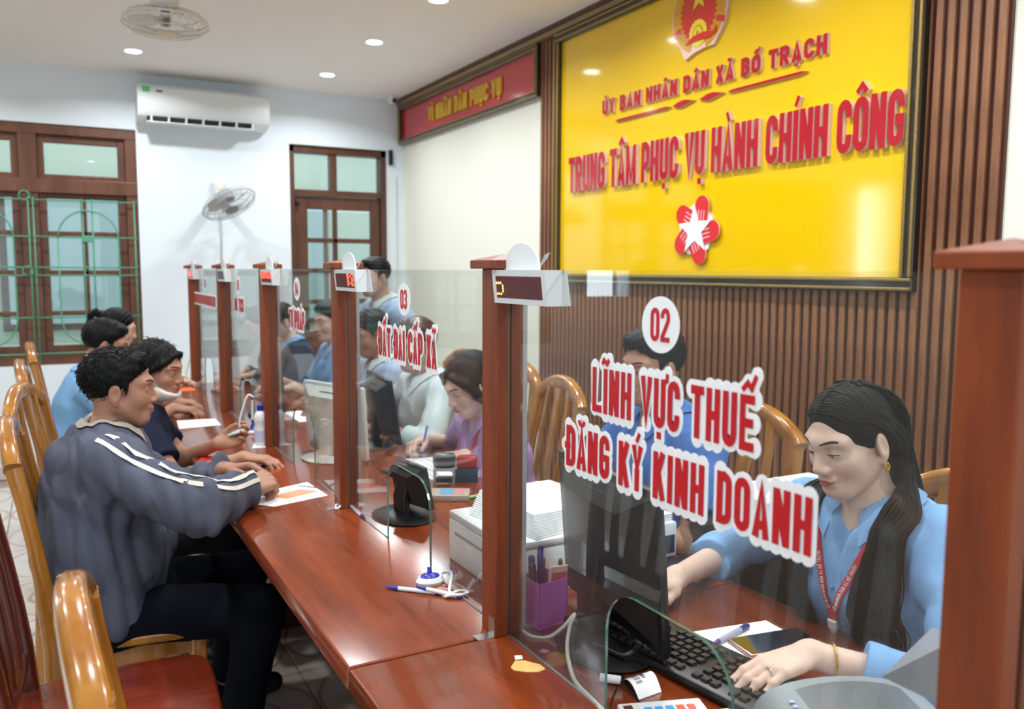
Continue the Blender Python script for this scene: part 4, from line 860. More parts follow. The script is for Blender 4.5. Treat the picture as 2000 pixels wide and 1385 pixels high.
# grey sheet-fed machine at the lower right with its paper rest
gp = thing('passbook_printer', 'grey rounded sheet printer with a clear paper rest', 'printer', (1.02, .74, ZT)); A = local((.95, .69, ZT), -.45)
prof = []
for a in np.linspace(math.pi, 0, 15): prof.append((.135 * math.cos(a), .072 * math.sin(a) ** .6 if math.sin(a) > 0 else 0))
mb = MB(); n = len(prof); W = .17
mb.add([A @ V((x, -W, z)) for x, z in prof] + [A @ V((x, W, z)) for x, z in prof], [(i, i + 1, n + i + 1, n + i) for i in range(n - 1)] + [tuple(range(n)), tuple(range(n, 2 * n))]); mb.build('case', mat('printer_grey', (138, 144, 148), .4), gp, 50)
mb = MB(); mb.add([A @ V((x * .86, -W * .86, z + .004)) for x, z in prof[3:-3]] + [A @ V((x * .86, W * .86, z + .004)) for x, z in prof[3:-3]], [(i, i + 1, n - 6 + i + 1, n - 6 + i) for i in range(n - 7)]); mb.build('top_cover', mat('printer_dark', (98, 102, 106), .4), gp, 50)
for k in range(3): MB().box((.03 - .0 * k, -.12 + k * .03, .055), (.095, -.112 + k * .03, .0745 - .004 * k), .001, M=A).build('groove', M_BLACKM, gp)
ek = A @ T((-.03, -.02, .0775)); mb = MB()
for a, b in (((-.02, -.026), (.02, -.026)), ((.02, -.026), (.02, .026)), ((.02, .026), (-.02, .026)), ((-.02, .026), (-.02, -.026)), ((-.02, -.026), (.0, .0)), ((.02, -.026), (.0, .0)), ((-.02, .026), (.02, -.0))): mb.tube([ek @ V((*a, 0)), ek @ V((*b, 0))], .0008, 4)
mb.build('envelope_mark', M_PAPER, gp)
for k in range(3): MB().lathe([(.001, 0), (.004, 0), (.004, .0012), (.001, .0015)], 10, A @ T((-.095, .09 + k * .014, .060))).build('indicator', mat('indicator_blue', (170, 200, 235), .3), gp)
q4 = [onY(1722, 1322, .72), onY(1820, 1226, .68), onY(1885, 1240, .575), onY(1885, 1400, .60)]; nn_ = (q4[1] - q4[0]).cross(q4[3] - q4[0]).normalized() * .003
MB().add(q4 + [p + nn_ for p in q4], [(0, 1, 2, 3), (7, 6, 5, 4), (0, 4, 5, 1), (1, 5, 6, 2), (2, 6, 7, 3), (3, 7, 4, 0)]).build('paper_rest', mat('smoky_plastic', (168, 172, 182), .2), gp, 40)
sp = thing('stapler', 'cream plastic stapler head beside the printed document', 'stapler', onZ(1535, 1338, ZT + .004)); A = local(onZ(1535, 1338, ZT + .004), .7)
MB().box((-.022, -.011, 0), (.022, .011, .014), .003, M=A).build('body', mat('cream_plastic', (226, 216, 186), .4), sp, 40); MB().box((-.005, -.006, .014), (.02, .006, .017), .001, M=A).build('plunger', M_GOLD, sp)
# --- stamps behind pane 03
boxy('ink_pad', 'beige stamp pad with a blue and pink label', 'stamp pad', onZ(878, 972, ZT), -.5, [('tray', (-.06, -.045, 0), (.06, .045, .018), .003, mat('beige_plastic', (176, 160, 146), .5)), ('label_patch', (-.03, -.03, .018), (.012, .03, .0188), 0, mat('pad_blue', (84, 156, 196), .5)), ('label_patch', (.012, -.03, .018), (.045, .03, .0188), 0, mat('pad_pink', (206, 130, 130), .5))])
q = onZ(868, 945, ZT); boxy('rubber_stamp', 'black self-inking stamp behind the stamp pad', 'stamp', q, -.5, [('leg', (-.034, -.02, 0), (-.027, .02, .05), .001, M_GREY), ('leg', (.027, -.02, 0), (.034, .02, .05), .001, M_GREY), ('bar', (-.034, -.02, .045), (.034, .02, .053), .001, M_LGREY), ('handle', (-.036, -.022, .055), (.036, .022, .10), .012, mat('stamp_slate', (46, 58, 60), .3)), ('plate', (-.025, -.018, .008), (.025, .018, .022), .001, M_BLACK)])
q = onZ(912, 940, ZT); boxy('rubber_stamp', 'red self-inking stamp on a dark base beside the black stamp', 'stamp', q, -.5, [('base', (-.036, -.02, 0), (.036, .02, .045), .003, M_DBLUE), ('handle', (-.034, -.02, .046), (.034, .02, .085), .008, mat('stamp_red', (170, 36, 40), .3))])
sheet('open_papers', 'white papers under the hands of the woman in lilac', 'paper', [(1.06, 2.84), (1.06, 2.5), (1.26, 2.46), (1.26, 2.80)], marks=lines(6))
boxy('booklet', 'dark booklet lying under the papers of the woman in lilac', 'book', (1.03, 2.60, ZT), .1, [('cover', (-.07, -.1, 0), (.0, .1, .012), .002, M_BLACKM), ('pages', (-.068, -.098, .002), (.002, .098, .010), 0, M_PAPER)])
# --- pens on coiled cords, bottle
M_CORD = mat('white_cord', (236, 236, 230), .5)
def pen_on(t, a, b, r=.0046):
    d = b - a; q = MB().tube([a + d * .24, a + d * .9], r, 10).build('pen_barrel', M_WHITE, t, 40); MB().tube([a, a + d * .015, a + d * .02, a + d * .24], [.0007, .0009, r * .5, r * 1.05], 10).build('pen_tip', M_BLUE, t, 40); MB().tube([a + d * .9, b], [r * 1.05, r * .9], 10).build('pen_end', M_BLUE, t, 40)
def stand_base(t, c):
    MB().lathe([(.001, 0), (.03, 0), (.032, .006), (.026, .014), (.001, .018)], 24, T(c) @ Matrix.Diagonal((1, .8, 1, 1))).build('stand_base', M_WHITE, t, 40); MB().lathe([(.024, .012), (.02, .018), (.008, .022)], 20, T(c) @ Matrix.Diagonal((1, .8, 1, 1))).build('blue_top', M_BLUE, t, 40); MB().tube([c + V((0, 0, .018)), c + V((0, .004, .034))], [.006, .005], 10).build('socket', M_BLUE, t, 40)
c0 = onZ(840, 1138, ZT); ps1 = thing('counter_pen_set', 'blue and white pens on a cord lying before the hatch', 'pen set', c0); stand_base(ps1, c0)
a, b = onZ(752, 1151, ZT), onZ(862, 1163, ZT); up = V((0, 0, .005)); pen_on(ps1, a + up, b + up); a, b = onZ(812, 1150, ZT + .008), onZ(902, 1171, ZT); pen_on(ps1, a + up, b + up)
mb = MB(); e = onZ(868, 1130, ZT + .01); f_ = onZ(900, 1162, ZT + .004)
pth = [c0 + V((.02, -.01, .012)), e + V((.0, .008, .01)), e + V((.012, -.01, .012)), f_ + V((-.02, .012, .006)), f_ + V((.005, .012, .004)), f_ + V((.014, -.004, .004)), f_ + V((-.004, -.012, .005)), f_ + V((-.022, -.004, .005)), onZ(868, 1170, ZT) + V((0, 0, .005))]
def smooth_path(P, n=8):
    out = []
    for i in range(len(P) - 1):
        p0, p1, p2, p3 = P[max(i - 1, 0)], P[i], P[i + 1], P[min(i + 2, len(P) - 1)]
        for k in range(n):
            t = k / n; out.append(.5 * ((2 * p1) + (p2 - p0) * t + (2 * p0 - 5 * p1 + 4 * p2 - p3) * t * t + (3 * p1 - p0 - 3 * p2 + p3) * t ** 3))
    return out + [P[-1]]
mb.tube(smooth_path(pth), .0032, 8); mb.build('cord', M_CORD, ps1, 180)
q = onZ(672, 992, ZT); ps2 = thing('counter_pen', 'blue and white pen on a short cord at a post foot', 'pen', q)
pen_on(ps2, onZ(714, 1017, ZT) + up, onZ(683, 990, ZT) + up); mb = MB(); mb.tube(smooth_path([onZ(683, 990, ZT) + up, q + V((0, .004, .008)), onZ(658, 988, ZT) + up, onZ(656, 997, ZT) + up, onZ(664, 995, ZT) + up * 1.6, onZ(668, 986, ZT) + up]), .003, 8); mb.build('cord', M_CORD, ps2, 180)
def upright_pen_set(label, c, s=1.0):
    t = thing('counter_pen_set', label, 'pen set', c); stand_base(t, c)
    for dx, dy in ((.004, .004), (.012, -.012)): a = c + V((dx, dy, .025)); pen_on(t, a, a + V((dx, .006 + dy, .125)) * s)
    mb = MB(); mb.tube(smooth_path([c + V((.01, .0, .15)) * 1.0, c + V((-.012, .004, .158)), c + V((-.034, .008, .10)), c + V((-.048, .008, .04)), c + V((-.036, .004, .016)), c + V((-.022, 0, .012))]), .004, 8); mb.build('cord', M_CORD, t, 180)
upright_pen_set('blue and white pens standing on a stand beside the bottle', onZ(492, 846, ZT)); upright_pen_set('blue and white pens standing at the far counter end', onZ(379, 752, ZT))
q = onZ(511, 870, ZT); bo = thing('bottle', 'white plastic bottle with a blue cap before the glass', 'bottle', q)
MB().lathe([(.001, 0), (.024, 0), (.026, .008), (.026, .07), (.023, .082), (.026, .094), (.026, .115), (.02, .13), (.012, .136), (.012, .14)], 24, T(q)).build('body', M_WHITE, bo, 40); MB().lathe([(.014, .138), (.0145, .158), (.012, .161), (.001, .161)], 20, T(q)).build('cap', M_BLUE, bo, 40)
MB().lathe([(.0263, .018), (.0263, .062)], 24, T(q)).build('label_band', mat('bottle_label', (200, 204, 226), .4), bo, 40)
# --- cables on the desk
def cable(label, pts_, r, m, z=ZT):
    P = [V((p[0], p[1], (p[2] if len(p) > 2 else z + r))) for p in pts_]; o = MB().tube(smooth_path(P), r, 8).build('cable', m, None, 180, origin=tuple(P[0])); tag(o, label, 'cable')
L2 = lambda px, py, z=ZT: onZ(px, py, z)
w1 = [L2(1012, 1222), L2(1035, 1242), L2(1070, 1245), L2(1100, 1225, ZT + .015), L2(1122, 1200, ZT + .035), L2(1113, 1225, ZT + .03), L2(1108, 1270, ZT + .012), L2(1120, 1325, ZT + .006), L2(1150, 1360), L2(1180, 1390)]
cable('thick white cable looping past the purple pen cup', [tuple(p) for p in w1], .0038, M_CORD)
cable('black cable running from the monitor to the ticket', [tuple(L2(*p)) for p in ((1110, 1232), (1180, 1262), (1205, 1300), (1230, 1345), (1262, 1390))], .0024, M_BLACK)
cable('thin black cord beside the rolled scrap', [tuple(L2(*p)) for p in ((1208, 1310), (1205, 1340), (1196, 1365), (1190, 1388))], .0016, M_BLACK)
w2 = [L2(1160, 1258, ZT + .02), L2(1185, 1268, ZT + .02), L2(1215, 1280, ZT + .022), L2(1238, 1272, ZT + .03), L2(1252, 1255, ZT + .05)]
cable('black video plug cable curving behind the monitor', [tuple(p) for p in w2], .0042, M_BLACK)
cable('white cable bundle lying on the floor under the counter', [(.48, 2.9, .004), (.56, 2.6, .004), (.52, 2.35, .004), (.6, 2.1, .004), (.57, 1.8, .004)], .004, M_CORD, 0)
cable('yellow and black cable coil on the floor under the counter', [(.60 + .05 * math.cos(a) * (1 + .1 * math.sin(3 * a)), 2.36 + .05 * math.sin(a), .006 + .002 * a) for a in np.linspace(0, 15, 30)], .004, mat('yellow_cable', (170, 140, 50), .5), 0)
# ================================================================== PEOPLE: implicit surfaces polygonised as one continuous skin
def nrm(v): v = np.asarray(v, float); return v / (np.linalg.norm(v) + 1e-12)
class Field:
    def __init__(s, res): s.res = res; s.p = []
    def _add(s, mode, fn, lo, hi, k): s.p.append((mode, fn, np.asarray(lo, float), np.asarray(hi, float), k)); return s
    def cone(s, a, b, ra, rb, k=.02, mode='add'):
        a = np.asarray(a, float); b = np.asarray(b, float); d = b - a; L2 = max(d @ d, 1e-9)
        def fn(P):
            t = np.clip(((P - a) @ d) / L2, 0, 1); return np.linalg.norm(P - a - t[..., None] * d, axis=-1) - (ra + (rb - ra) * t)
        r = max(ra, rb); return s._add(mode, fn, np.minimum(a, b) - r, np.maximum(a, b) + r, k)
    def chain(s, pts, rad, k=.02, mode='add'):
        for i in range(len(pts) - 1): s.cone(pts[i], pts[i + 1], rad[i], rad[i + 1], k, mode)
        return s
    def capped(s, a, b, ra, rb, k=.02, mode='add', flat=None):
        """cone with flat ends; flat = (axis, factor) squeezes the section"""
        a = np.asarray(a, float); b = np.asarray(b, float); d = b - a; L = np.linalg.norm(d); u = d / L
        def fn(P):
            q = P - a; h = q @ u; t = np.clip(h / L, 0, 1); rad = np.linalg.norm(q - h[..., None] * u, axis=-1) - (ra + (rb - ra) * t)
            return np.maximum(rad, np.maximum(-h, h - L))
        r = max(ra, rb); return s._add(mode, fn, np.minimum(a, b) - r, np.maximum(a, b) + r, k)
    def ell(s, c, r, R=None, k=.02, mode='add'):
        c = np.asarray(c, float); r = np.asarray(r, float); R = np.eye(3) if R is None else np.asarray(R)   # columns = axes
        def fn(P):
            q = (P - c) @ R; k0 = np.linalg.norm(q / r, axis=-1); k1 = np.linalg.norm(q / (r * r), axis=-1) + 1e-9; return k0 * (k0 - 1) / k1
        e = np.sqrt(((R * r) ** 2).sum(1)); return s._add(mode, fn, c - e, c + e, k)
    def loft(s, pts, W, D, right, front, k=.03, mode='add'):
        pts = [np.asarray(p, float) for p in pts]; right = nrm(right)
        for i in range(len(pts) - 1):
            a, b = pts[i], pts[i + 1]; d = b - a; L2 = d @ d; u = d / math.sqrt(L2); fr = nrm(np.cross(u, right)); w0, w1, d0, d1 = W[i], W[i + 1], D[i], D[i + 1]
            def fn(P, a=a, d=d, L2=L2, fr=fr, w0=w0, w1=w1, d0=d0, d1=d1, u=u):
                q = P - a; t = (q @ d) / L2; tc = np.clip(t, 0, 1); w = w0 + (w1 - w0) * tc; e = d0 + (d1 - d0) * tc
                x = q @ right; y = q @ fr; ax = (t - tc) * math.sqrt(L2); m = np.minimum(w, e)
                return (np.sqrt((x / w) ** 2 + (y / e) ** 2 + (ax / m) ** 2) - 1) * m
            r = max(w0, w1, d0, d1); s._add(mode, fn, np.minimum(a, b) - r, np.maximum(a, b) + r, k)
        return s
    def cut(s, o, n, k=.004):   # keep the side where (p-o).n < 0
        o = np.asarray(o, float); n = nrm(n); s.p.append(('cut', lambda P: (P - o) @ n, None, None, k)); return s
    def mesh(s, fold=None):
        h = s.res; adds = [q for q in s.p if q[0] == 'add']; lo = np.min([q[2] for q in adds], 0) - 4 * h; hi = np.max([q[3] for q in adds], 0) + 4 * h
        n = np.ceil((hi - lo) / h).astype(int) + 1; ax = [lo[i] + h * np.arange(n[i]) for i in range(3)]; G = np.full(n, .2, np.float32)
        for mode, fn, a, b, k in s.p:
            if mode == 'cut': i0 = np.zeros(3, int); i1 = n.copy()
            else:
                pad = max(k, 2.5 * h); i0 = np.maximum(0, np.floor((a - pad - lo) / h).astype(int)); i1 = np.minimum(n, np.ceil((b + pad - lo) / h).astype(int) + 1)
                if (i1 <= i0).any(): continue
            sl = tuple(slice(i0[j], i1[j]) for j in range(3)); X, Y, Z = np.meshgrid(*[ax[j][sl[j]] for j in range(3)], indexing='ij')
            d = fn(np.stack([X, Y, Z], -1)).astype(np.float32); g = G[sl]
            if mode == 'add': e = np.maximum(k - np.abs(g - d), 0) / k; G[sl] = np.minimum(g, d) - e * e * k * .25
            else:
                d2 = d if mode == 'cut' else -d
                e = np.maximum(k - np.abs(g - d2), 0) / k; G[sl] = np.maximum(g, d2) + e * e * k * .25
        if fold is not None:
            X, Y, Z = np.meshgrid(*ax, indexing='ij'); m = np.abs(G) < 4 * h + .02; G[m] += fold(np.stack([X[m], Y[m], Z[m]], -1)).astype(np.float32)
        return nets(G, lo, h)
def nets(G, lo, h):
    S = G < 0; n = G.shape; c = np.zeros((n[0] - 1, n[1] - 1, n[2] - 1), np.int8)
    for dx in (0, 1):
        for dy in (0, 1):
            for dz in (0, 1): c += S[dx:n[0] - 1 + dx, dy:n[1] - 1 + dy, dz:n[2] - 1 + dz]
    act = (c > 0) & (c < 8); ii = np.argwhere(act); idx = np.full(act.shape, -1, np.int64); idx[act] = np.arange(len(ii))
    pos = np.zeros((len(ii), 3)); cnt = np.zeros(len(ii)); cor = [np.array((a, b, d)) for a in (0, 1) for b in (0, 1) for d in (0, 1)]
    for a in cor:
        for ax in range(3):
            if a[ax]: continue
            b = a.copy(); b[ax] = 1; ga = G[tuple((ii + a).T)]; gb = G[tuple((ii + b).T)]; m = (ga < 0) != (gb < 0); t = np.zeros(len(ii)); t[m] = ga[m] / (ga[m] - gb[m])
            pos[m] += a + (b - a) * t[m][:, None]; cnt[m] += 1
    v = (ii + pos / cnt[:, None]) * h + lo; F = []
    for ax in range(3):
        o1, o2 = (ax + 1) % 3, (ax + 2) % 3; sa = [slice(None)] * 3; sb = [slice(None)] * 3; sa[ax] = slice(0, -1); sb[ax] = slice(1, None)
        A, B = S[tuple(sa)], S[tuple(sb)]; e = np.argwhere(A != B); e = e[(e[:, o1] > 0) & (e[:, o2] > 0) & (e[:, o1] < n[o1] - 1) & (e[:, o2] < n[o2] - 1)]
        if not len(e): continue
        q = []
        for d1, d2 in ((1, 1), (0, 1), (0, 0), (1, 0)): k = e.copy(); k[:, o1] -= d1; k[:, o2] -= d2; q.append(idx[tuple(k.T)])
        q = np.stack(q, 1); fl = A[tuple(e.T)]; q[~fl] = q[~fl][:, ::-1]; F.append(q)
    return v, np.concatenate(F) if F else np.zeros((0, 4), int)
def folds(amp, freq, seed, dirv=(0, 0, 1)):
    r = np.random.default_rng(seed); K = r.normal(size=(6, 3)); K = K / np.linalg.norm(K, axis=1)[:, None] * (freq * r.uniform(.5, 1.6, 6))[:, None] + np.asarray(dirv)[None] * freq * .6; ph = r.uniform(0, 6.28, 6)
    def f(P):
        w = .6 * np.sin(P @ K[0] * .5 + ph[0]) + .6 * np.sin(P @ K[1] * .5 + ph[1]); out = 0
        for k in range(2, 6): out = out + (1 - 2 * np.abs(np.sin(P @ K[k] * .5 + ph[k] + w))) * .5
        return amp * out / 2
    return f
def obj_from(parts, name, mats, parent=None, origin=(0, 0, 0), smooth=True):
    """parts: list of (verts ndarray, faces list/ndarray, material index)"""
    vs = []; fs = []; mi = []; o = 0
    for v, f, m in parts:
        v = np.asarray(v, float).reshape(-1, 3) - np.asarray(origin); f = [tuple(int(i) + o for i in q) for q in f]; vs.append(v); fs += f; mi += [m] * len(f); o += len(v)
    me = bpy.data.meshes.new(name); me.from_pydata(np.concatenate(vs).tolist(), [], fs)
    for m in mats: me.materials.append(m)
    me.polygons.foreach_set('material_index', mi); me.polygons.foreach_set('use_smooth', [smooth] * len(fs)); me.update()
    ob = bpy.data.objects.new(name, me); col.objects.link(ob); ob.location = origin
    if parent is not None: attach(ob, parent)
    return ob
def rotm(axis, a):
    axis = nrm(axis); c, s_ = math.cos(a), math.sin(a); x, y, z = axis; C = 1 - c
    return np.array([[c + x * x * C, x * y * C - z * s_, x * z * C + y * s_], [y * x * C + z * s_, c + y * y * C, y * z * C - x * s_], [z * x * C - y * s_, z * y * C + x * s_, c + z * z * C]])
def skin_mat(name, rgb): return mat(name, rgb, .5, spec=.35, vary=.05, vscale=60, sss=.08)
M_LIP = mat('lips', (176, 104, 100), .4); M_LIPW = mat('lips_pink', (186, 92, 96), .35); M_BROW = mat('eyebrow', (34, 28, 26), .8); M_SCL = mat('eye_white', (206, 204, 202), .2); M_IRIS = mat('iris', (24, 16, 12), .1, coat=.6)
M_HAIR = mat('black_hair', (9, 8, 9), .5, spec=.2, vary=.3, vscale=120, bump=.3, bscale=320)
M_NAIL = mat('nail', (214, 178, 166), .25)
FINGERS = [(.030, .088, (.040, .025, .021)), (.010, .094, (.045, .028, .022)), (-.010, .090, (.042, .026, .021)), (-.028, .080, (.033, .020, .018))]
def hand_frame(wrist, direc, dorsal, side):
    y = nrm(direc); z = nrm(np.asarray(dorsal) - np.dot(dorsal, y) * y); x = np.cross(y, z); return np.asarray(wrist, float), np.stack([x * side, y, z], 1)   # columns; +x towards the thumb
def hand(F, wrist, direc, dorsal, side, curls, thumb=(.2, .2), s=1.0):
    """side: +1 when the thumb lies on cross(dir, dorsal)"""
    o, R = hand_frame(wrist, direc, dorsal, side); W = lambda p: o + R @ (np.asarray(p, float) * s); tips = []
    F.ell(W((.002, .045, 0)), np.array((.038, .050, .0125)) * s, R, .012)
    for (x, y, seg), cu in zip(FINGERS, curls):
        cu = cu if isinstance(cu, (tuple, list)) else (cu, cu * 1.1, cu * .7); p = np.array((x, y, .002)); ang = 0; spread = x * 1.6
        F.cone(W((x * .55, .012, 0)), W(p), .0125 * s, .0105 * s, .010)
        pts = [p.copy()]
        for L, c in zip(seg, cu):
            ang += c; p = p + L * np.array((math.sin(spread) * math.cos(ang), math.cos(spread) * math.cos(ang), -math.sin(ang))); pts.append(p.copy())
        rr = [.0098, .0088, .0080, .0066]; rr = [r * (.9 if x < -.02 else 1) for r in rr]
        for i in range(3): F.cone(W(pts[i]), W(pts[i + 1]), rr[i] * s, rr[i + 1] * s, .004)
        dv = nrm(pts[3] - pts[2]); up = nrm(np.cross(np.cross(dv, (0, 0, 1)) + 1e-9, dv)); tips.append((W(pts[3] - dv * .004 * 1.0 + nrm(np.cross((1, 0, 0), dv)) * .0035), R @ dv, R @ nrm(np.cross((1, 0, 0), dv)), rr[3] * s))
    a, b = thumb; t0 = np.array((.014, .014, -.006)); t1 = np.array((.034, .038, -.014)); d1 = np.array((math.sin(.55 - a), math.cos(.55 - a), -b)); t2 = t1 + .033 * nrm(d1); t3 = t2 + .026 * nrm(np.array((math.sin(.25 - a), math.cos(.25 - a), -b * 1.3)))
    F.cone(W(t0), W(t1), .015 * s, .0128 * s, .012).cone(W(t1), W(t2), .0122 * s, .0102 * s, .006).cone(W(t2), W(t3), .0100 * s, .0078 * s, .004)
    return W, tips
def ik(a, b, l1, l2, pole):
    a = np.asarray(a, float); b = np.asarray(b, float); d = b - a; L = np.linalg.norm(d); L = min(L, (l1 + l2) * .995); u = nrm(d); x = (l1 * l1 - l2 * l2 + L * L) / (2 * L); h = math.sqrt(max(l1 * l1 - x * x, 0)); pv = np.asarray(pole, float); pv = nrm(pv - np.dot(pv, u) * u); return a + u * x + pv * h, a + u * L
def head_field(F, H, fem=False, mouth=True):
    """H(p) maps head-local metres (x right, y face, z up, origin between the eyes' height) to the world; RM its 3x3"""
    Hm, RM, hs = H; W = lambda p: Hm + RM @ (np.asarray(p, float) * hs); E = lambda c, r, k=.012, mode='add': F.ell(W(c), np.asarray(r) * hs, RM, k * hs, mode)
    j = .92 if fem else 1.0
    E((0, -.014, .030), (.0745, .094, .081), .02); E((0, .026, -.030), (.0605 * j, .062, .074), .03); E((0, .058, -.093), (.026 * j, .024, .020), .028)
    for s_ in (-1, 1):
        E((s_ * .038, .050, -.030), (.025, .026, .027), .024); F.cone(W((s_ * .055 * j, -.004, -.052)), W((s_ * .022 * j, .056, -.094)), .017 * hs, .016 * hs, .028)
        F.cone(W((s_ * .010, .081, .020)), W((s_ * .046, .066, .020)), .0115 * hs, .010 * hs, .02)
        E((s_ * .031, .094, -.001), (.019, .017, .0115), .016, 'sub'); E((s_ * .031, .0685, -.003), (.0165, .0155, .0125), .007)
        E((s_ * .0125, .092, -.0395), (.0085, .0095, .0070), .008); E((s_ * .0065, .0985, -.0475), (.0035, .004, .0028), .003, 'sub')
        ER = RM @ rotm((0, 0, 1), s_ * -.35) @ rotm((1, 0, 0), -.15); F.ell(W((s_ * .0765, -.012, -.012)), np.array((.0085, .0185, .0315)) * hs, ER, .006); F.ell(W((s_ * .0855, -.008, -.008)), np.array((.006, .0095, .017)) * hs, ER, .005, 'sub'); E((s_ * .074, -.006, -.042), (.006, .008, .008), .006)
    F.cone(W((0, .081, .010)), W((0, .1015, -.033)), .0080 * hs, .0112 * hs, .012)
    E((0, .083, -.060), (.024, .0105, .010), .012); E((0, .081, -.074), (.019, .0095, .008), .010)
    E((0, .0915, -.0625), (.0195, .0055, .0042), .004); E((0, .0895, -.0710), (.0170, .0062, .0050), .004); E((0, .0985, -.0665), (.024, .0055, .0012), .003, 'sub')
    return W
def face_decals(v, f, H, fem, look=0.0, brow_th=.0042):
    """brows, eyes and lips laid on the face skin; returns list of parts with material indices 1..5"""
    Hm, RM, hs = H; L = (np.asarray(v) - Hm) @ RM / hs; bvh = BVHTree.FromPolygons([tuple(p) for p in L], [tuple(int(i) for i in q) for q in f]); parts = []
    def surf(x, z, off=.0006):
        h = bvh.ray_cast(V((x, .2, z)), V((0, -1, 0)), .3); return None if h[0] is None else np.array((h[0].x, h[0].y + off, h[0].z))
    def patch(outline_lo, outline_hi, m, off):
        vs = []; fs = []; n = len(outline_lo)
        for (a, b) in zip(outline_lo, outline_hi):
            for t in (0, .33, .67, 1):
                p = surf(a[0] + (b[0] - a[0]) * t, a[1] + (b[1] - a[1]) * t, off)
                if p is None: return
                vs.append(p)
        for i in range(n - 1):
            for q in range(3): fs.append((i * 4 + q, (i + 1) * 4 + q, (i + 1) * 4 + q + 1, i * 4 + q + 1))
        parts.append((np.array(vs) * hs @ RM.T + Hm, fs, m))
    for s_ in (-1, 1):
        bx = np.linspace(.013, .050, 9); bz = [.0205 + .0060 * math.sin((x - .013) / .037 * 2.2) for x in bx]; th = [brow_th * (.55 + .5 * math.sin((x - .010) / .042 * math.pi)) for x in bx]
        patch([(s_ * x, z - t * .6) for x, z, t in zip(bx, bz, th)], [(s_ * x, z + t * .6) for x, z, t in zip(bx, bz, th)], 1, .0008)
        ex = np.linspace(-1, 1, 11); c = .031; w = .0142; op = .0050 * (1 - look)
        lo = [(s_ * (c + w * e), -.0052 - .0030 * (1 - e * e) + .0015 * e) for e in ex]; hi = [(s_ * (c + w * e), -.0052 + op * (1 - e * e) ** .8 + .0015 * e) for e in ex]
        patch(lo, hi, 2, .0006)
        ir = .0052; cx = c - .001; rows_lo = []; rows_hi = []
        for e in np.linspace(-1, 1, 7):
            x = cx + ir * e; q = (x - c) / w; zlo = -.0052 - .0030 * (1 - q * q) + .0015 * q; zhi = -.0052 + op * (1 - q * q) ** .8 + .0015 * q; zc = -.0052 + .0005 - .002 * look; hh = ir * math.sqrt(max(0, 1 - e * e)); rows_lo.append((s_ * x, max(zlo, zc - hh))); rows_hi.append((s_ * x, max(max(zlo, zc - hh), min(zhi, zc + hh))))
        patch(rows_lo, rows_hi, 3, .0011)
        patch([(s_ * (c + w * 1.08 * e), z - .0002) for e, (_, z) in zip(ex, hi)], [(s_ * (c + w * 1.08 * e), z + (.0016 if fem else .0011)) for e, (_, z) in zip(ex, hi)], 1, .0013)
    lx = np.linspace(-1, 1, 13); lw = .0225
    patch([(lw * e, -.0664) for e in lx], [(lw * e, -.0664 + .0072 * (1 - e * e) ** .7 - .0016 * math.exp(-(e / .18) ** 2)) for e in lx], 4, .0005)
    patch([(lw * e, -.0668 - .0088 * (1 - e * e) ** .7) for e in lx], [(lw * e, -.0668) for e in lx], 4, .0005)
    return parts
def collar(NB, right, up, front, m, parent, origin, r0=.062, flare=.034, drop=.06, gap=.38, name='collar', bvh=None):
    """folded shirt collar round the neck base NB"""
    vs = []; fs = []; n = 28; rows = 4
    for i in range(n + 1):
        a = gap + (2 * math.pi - 2 * gap) * i / n          # angle from the front
        fr = math.cos(a); e = min(i, n - i) / n
        ed = nrm(front * math.cos(a) + right * math.sin(a)); tip = max(0, 1 - e * 7)
        base = NB + up * (.020 - .022 * max(fr, 0)); rr = r0 * (1.0 + .08 * abs(math.sin(a)))
        P = [base + ed * (rr - .004) - up * .012, base + ed * (rr - .002) + up * .018, base + ed * (rr + .006) + up * .021, base + ed * (rr + flare * .6) + up * (.002), base + ed * (rr + flare + .012 * tip) - up * (drop * .45 + .026 * tip)]
        if bvh is not None:
            for qi in (3, 4):
                h = bvh.ray_cast(V(P[qi] + up * .12 + ed * .03), V(-nrm(up * .12 + ed * .03)), .25)
                if h[0] is not None and (np.array(h[0]) - P[qi]) @ up > -.004: P[qi] = np.array(h[0]) + up * (.008 if qi == 3 else .005) + ed * .004
        vs += P
    k = 5
    for i in range(n):
        for q in range(k - 1): fs.append((i * k + q, (i + 1) * k + q, (i + 1) * k + q + 1, i * k + q + 1))
    return obj_from([(np.array(vs), fs, 0)], name, [m], parent, origin)
def ribbon_on(bvh, pts_axis, dirs, width, off=.0012, reach=.25):
    """strip laid over a cloth surface: for each axis point shoot inwards along -dir"""
    c = []; nn = []
    for a, d in zip(pts_axis, dirs):
        d = nrm(d); h = bvh.ray_cast(V(np.asarray(a) + d * reach), V(-d), reach * 1.3)
        if h[0] is None: continue
        n = np.array(h[1]); n = n if n @ d > 0 else -n
        c.append(np.array(h[0]) + n * off); nn.append(n)
    for _ in range(2): c = [c[0]] + [(c[i - 1] + 2 * c[i] + c[i + 1]) / 4 for i in range(1, len(c) - 1)] + [c[-1]]
    vs = []; fs = []
    for i in range(len(c)):
        t = nrm(c[min(i + 1, len(c) - 1)] - c[max(i - 1, 0)]); b = nrm(np.cross(t, nn[i])); vs += [c[i] - b * width / 2, c[i] + b * width / 2]
    fs = [(2 * i, 2 * i + 1, 2 * i + 3, 2 * i + 2) for i in range(len(c) - 1)]
    return np.array(vs), fs
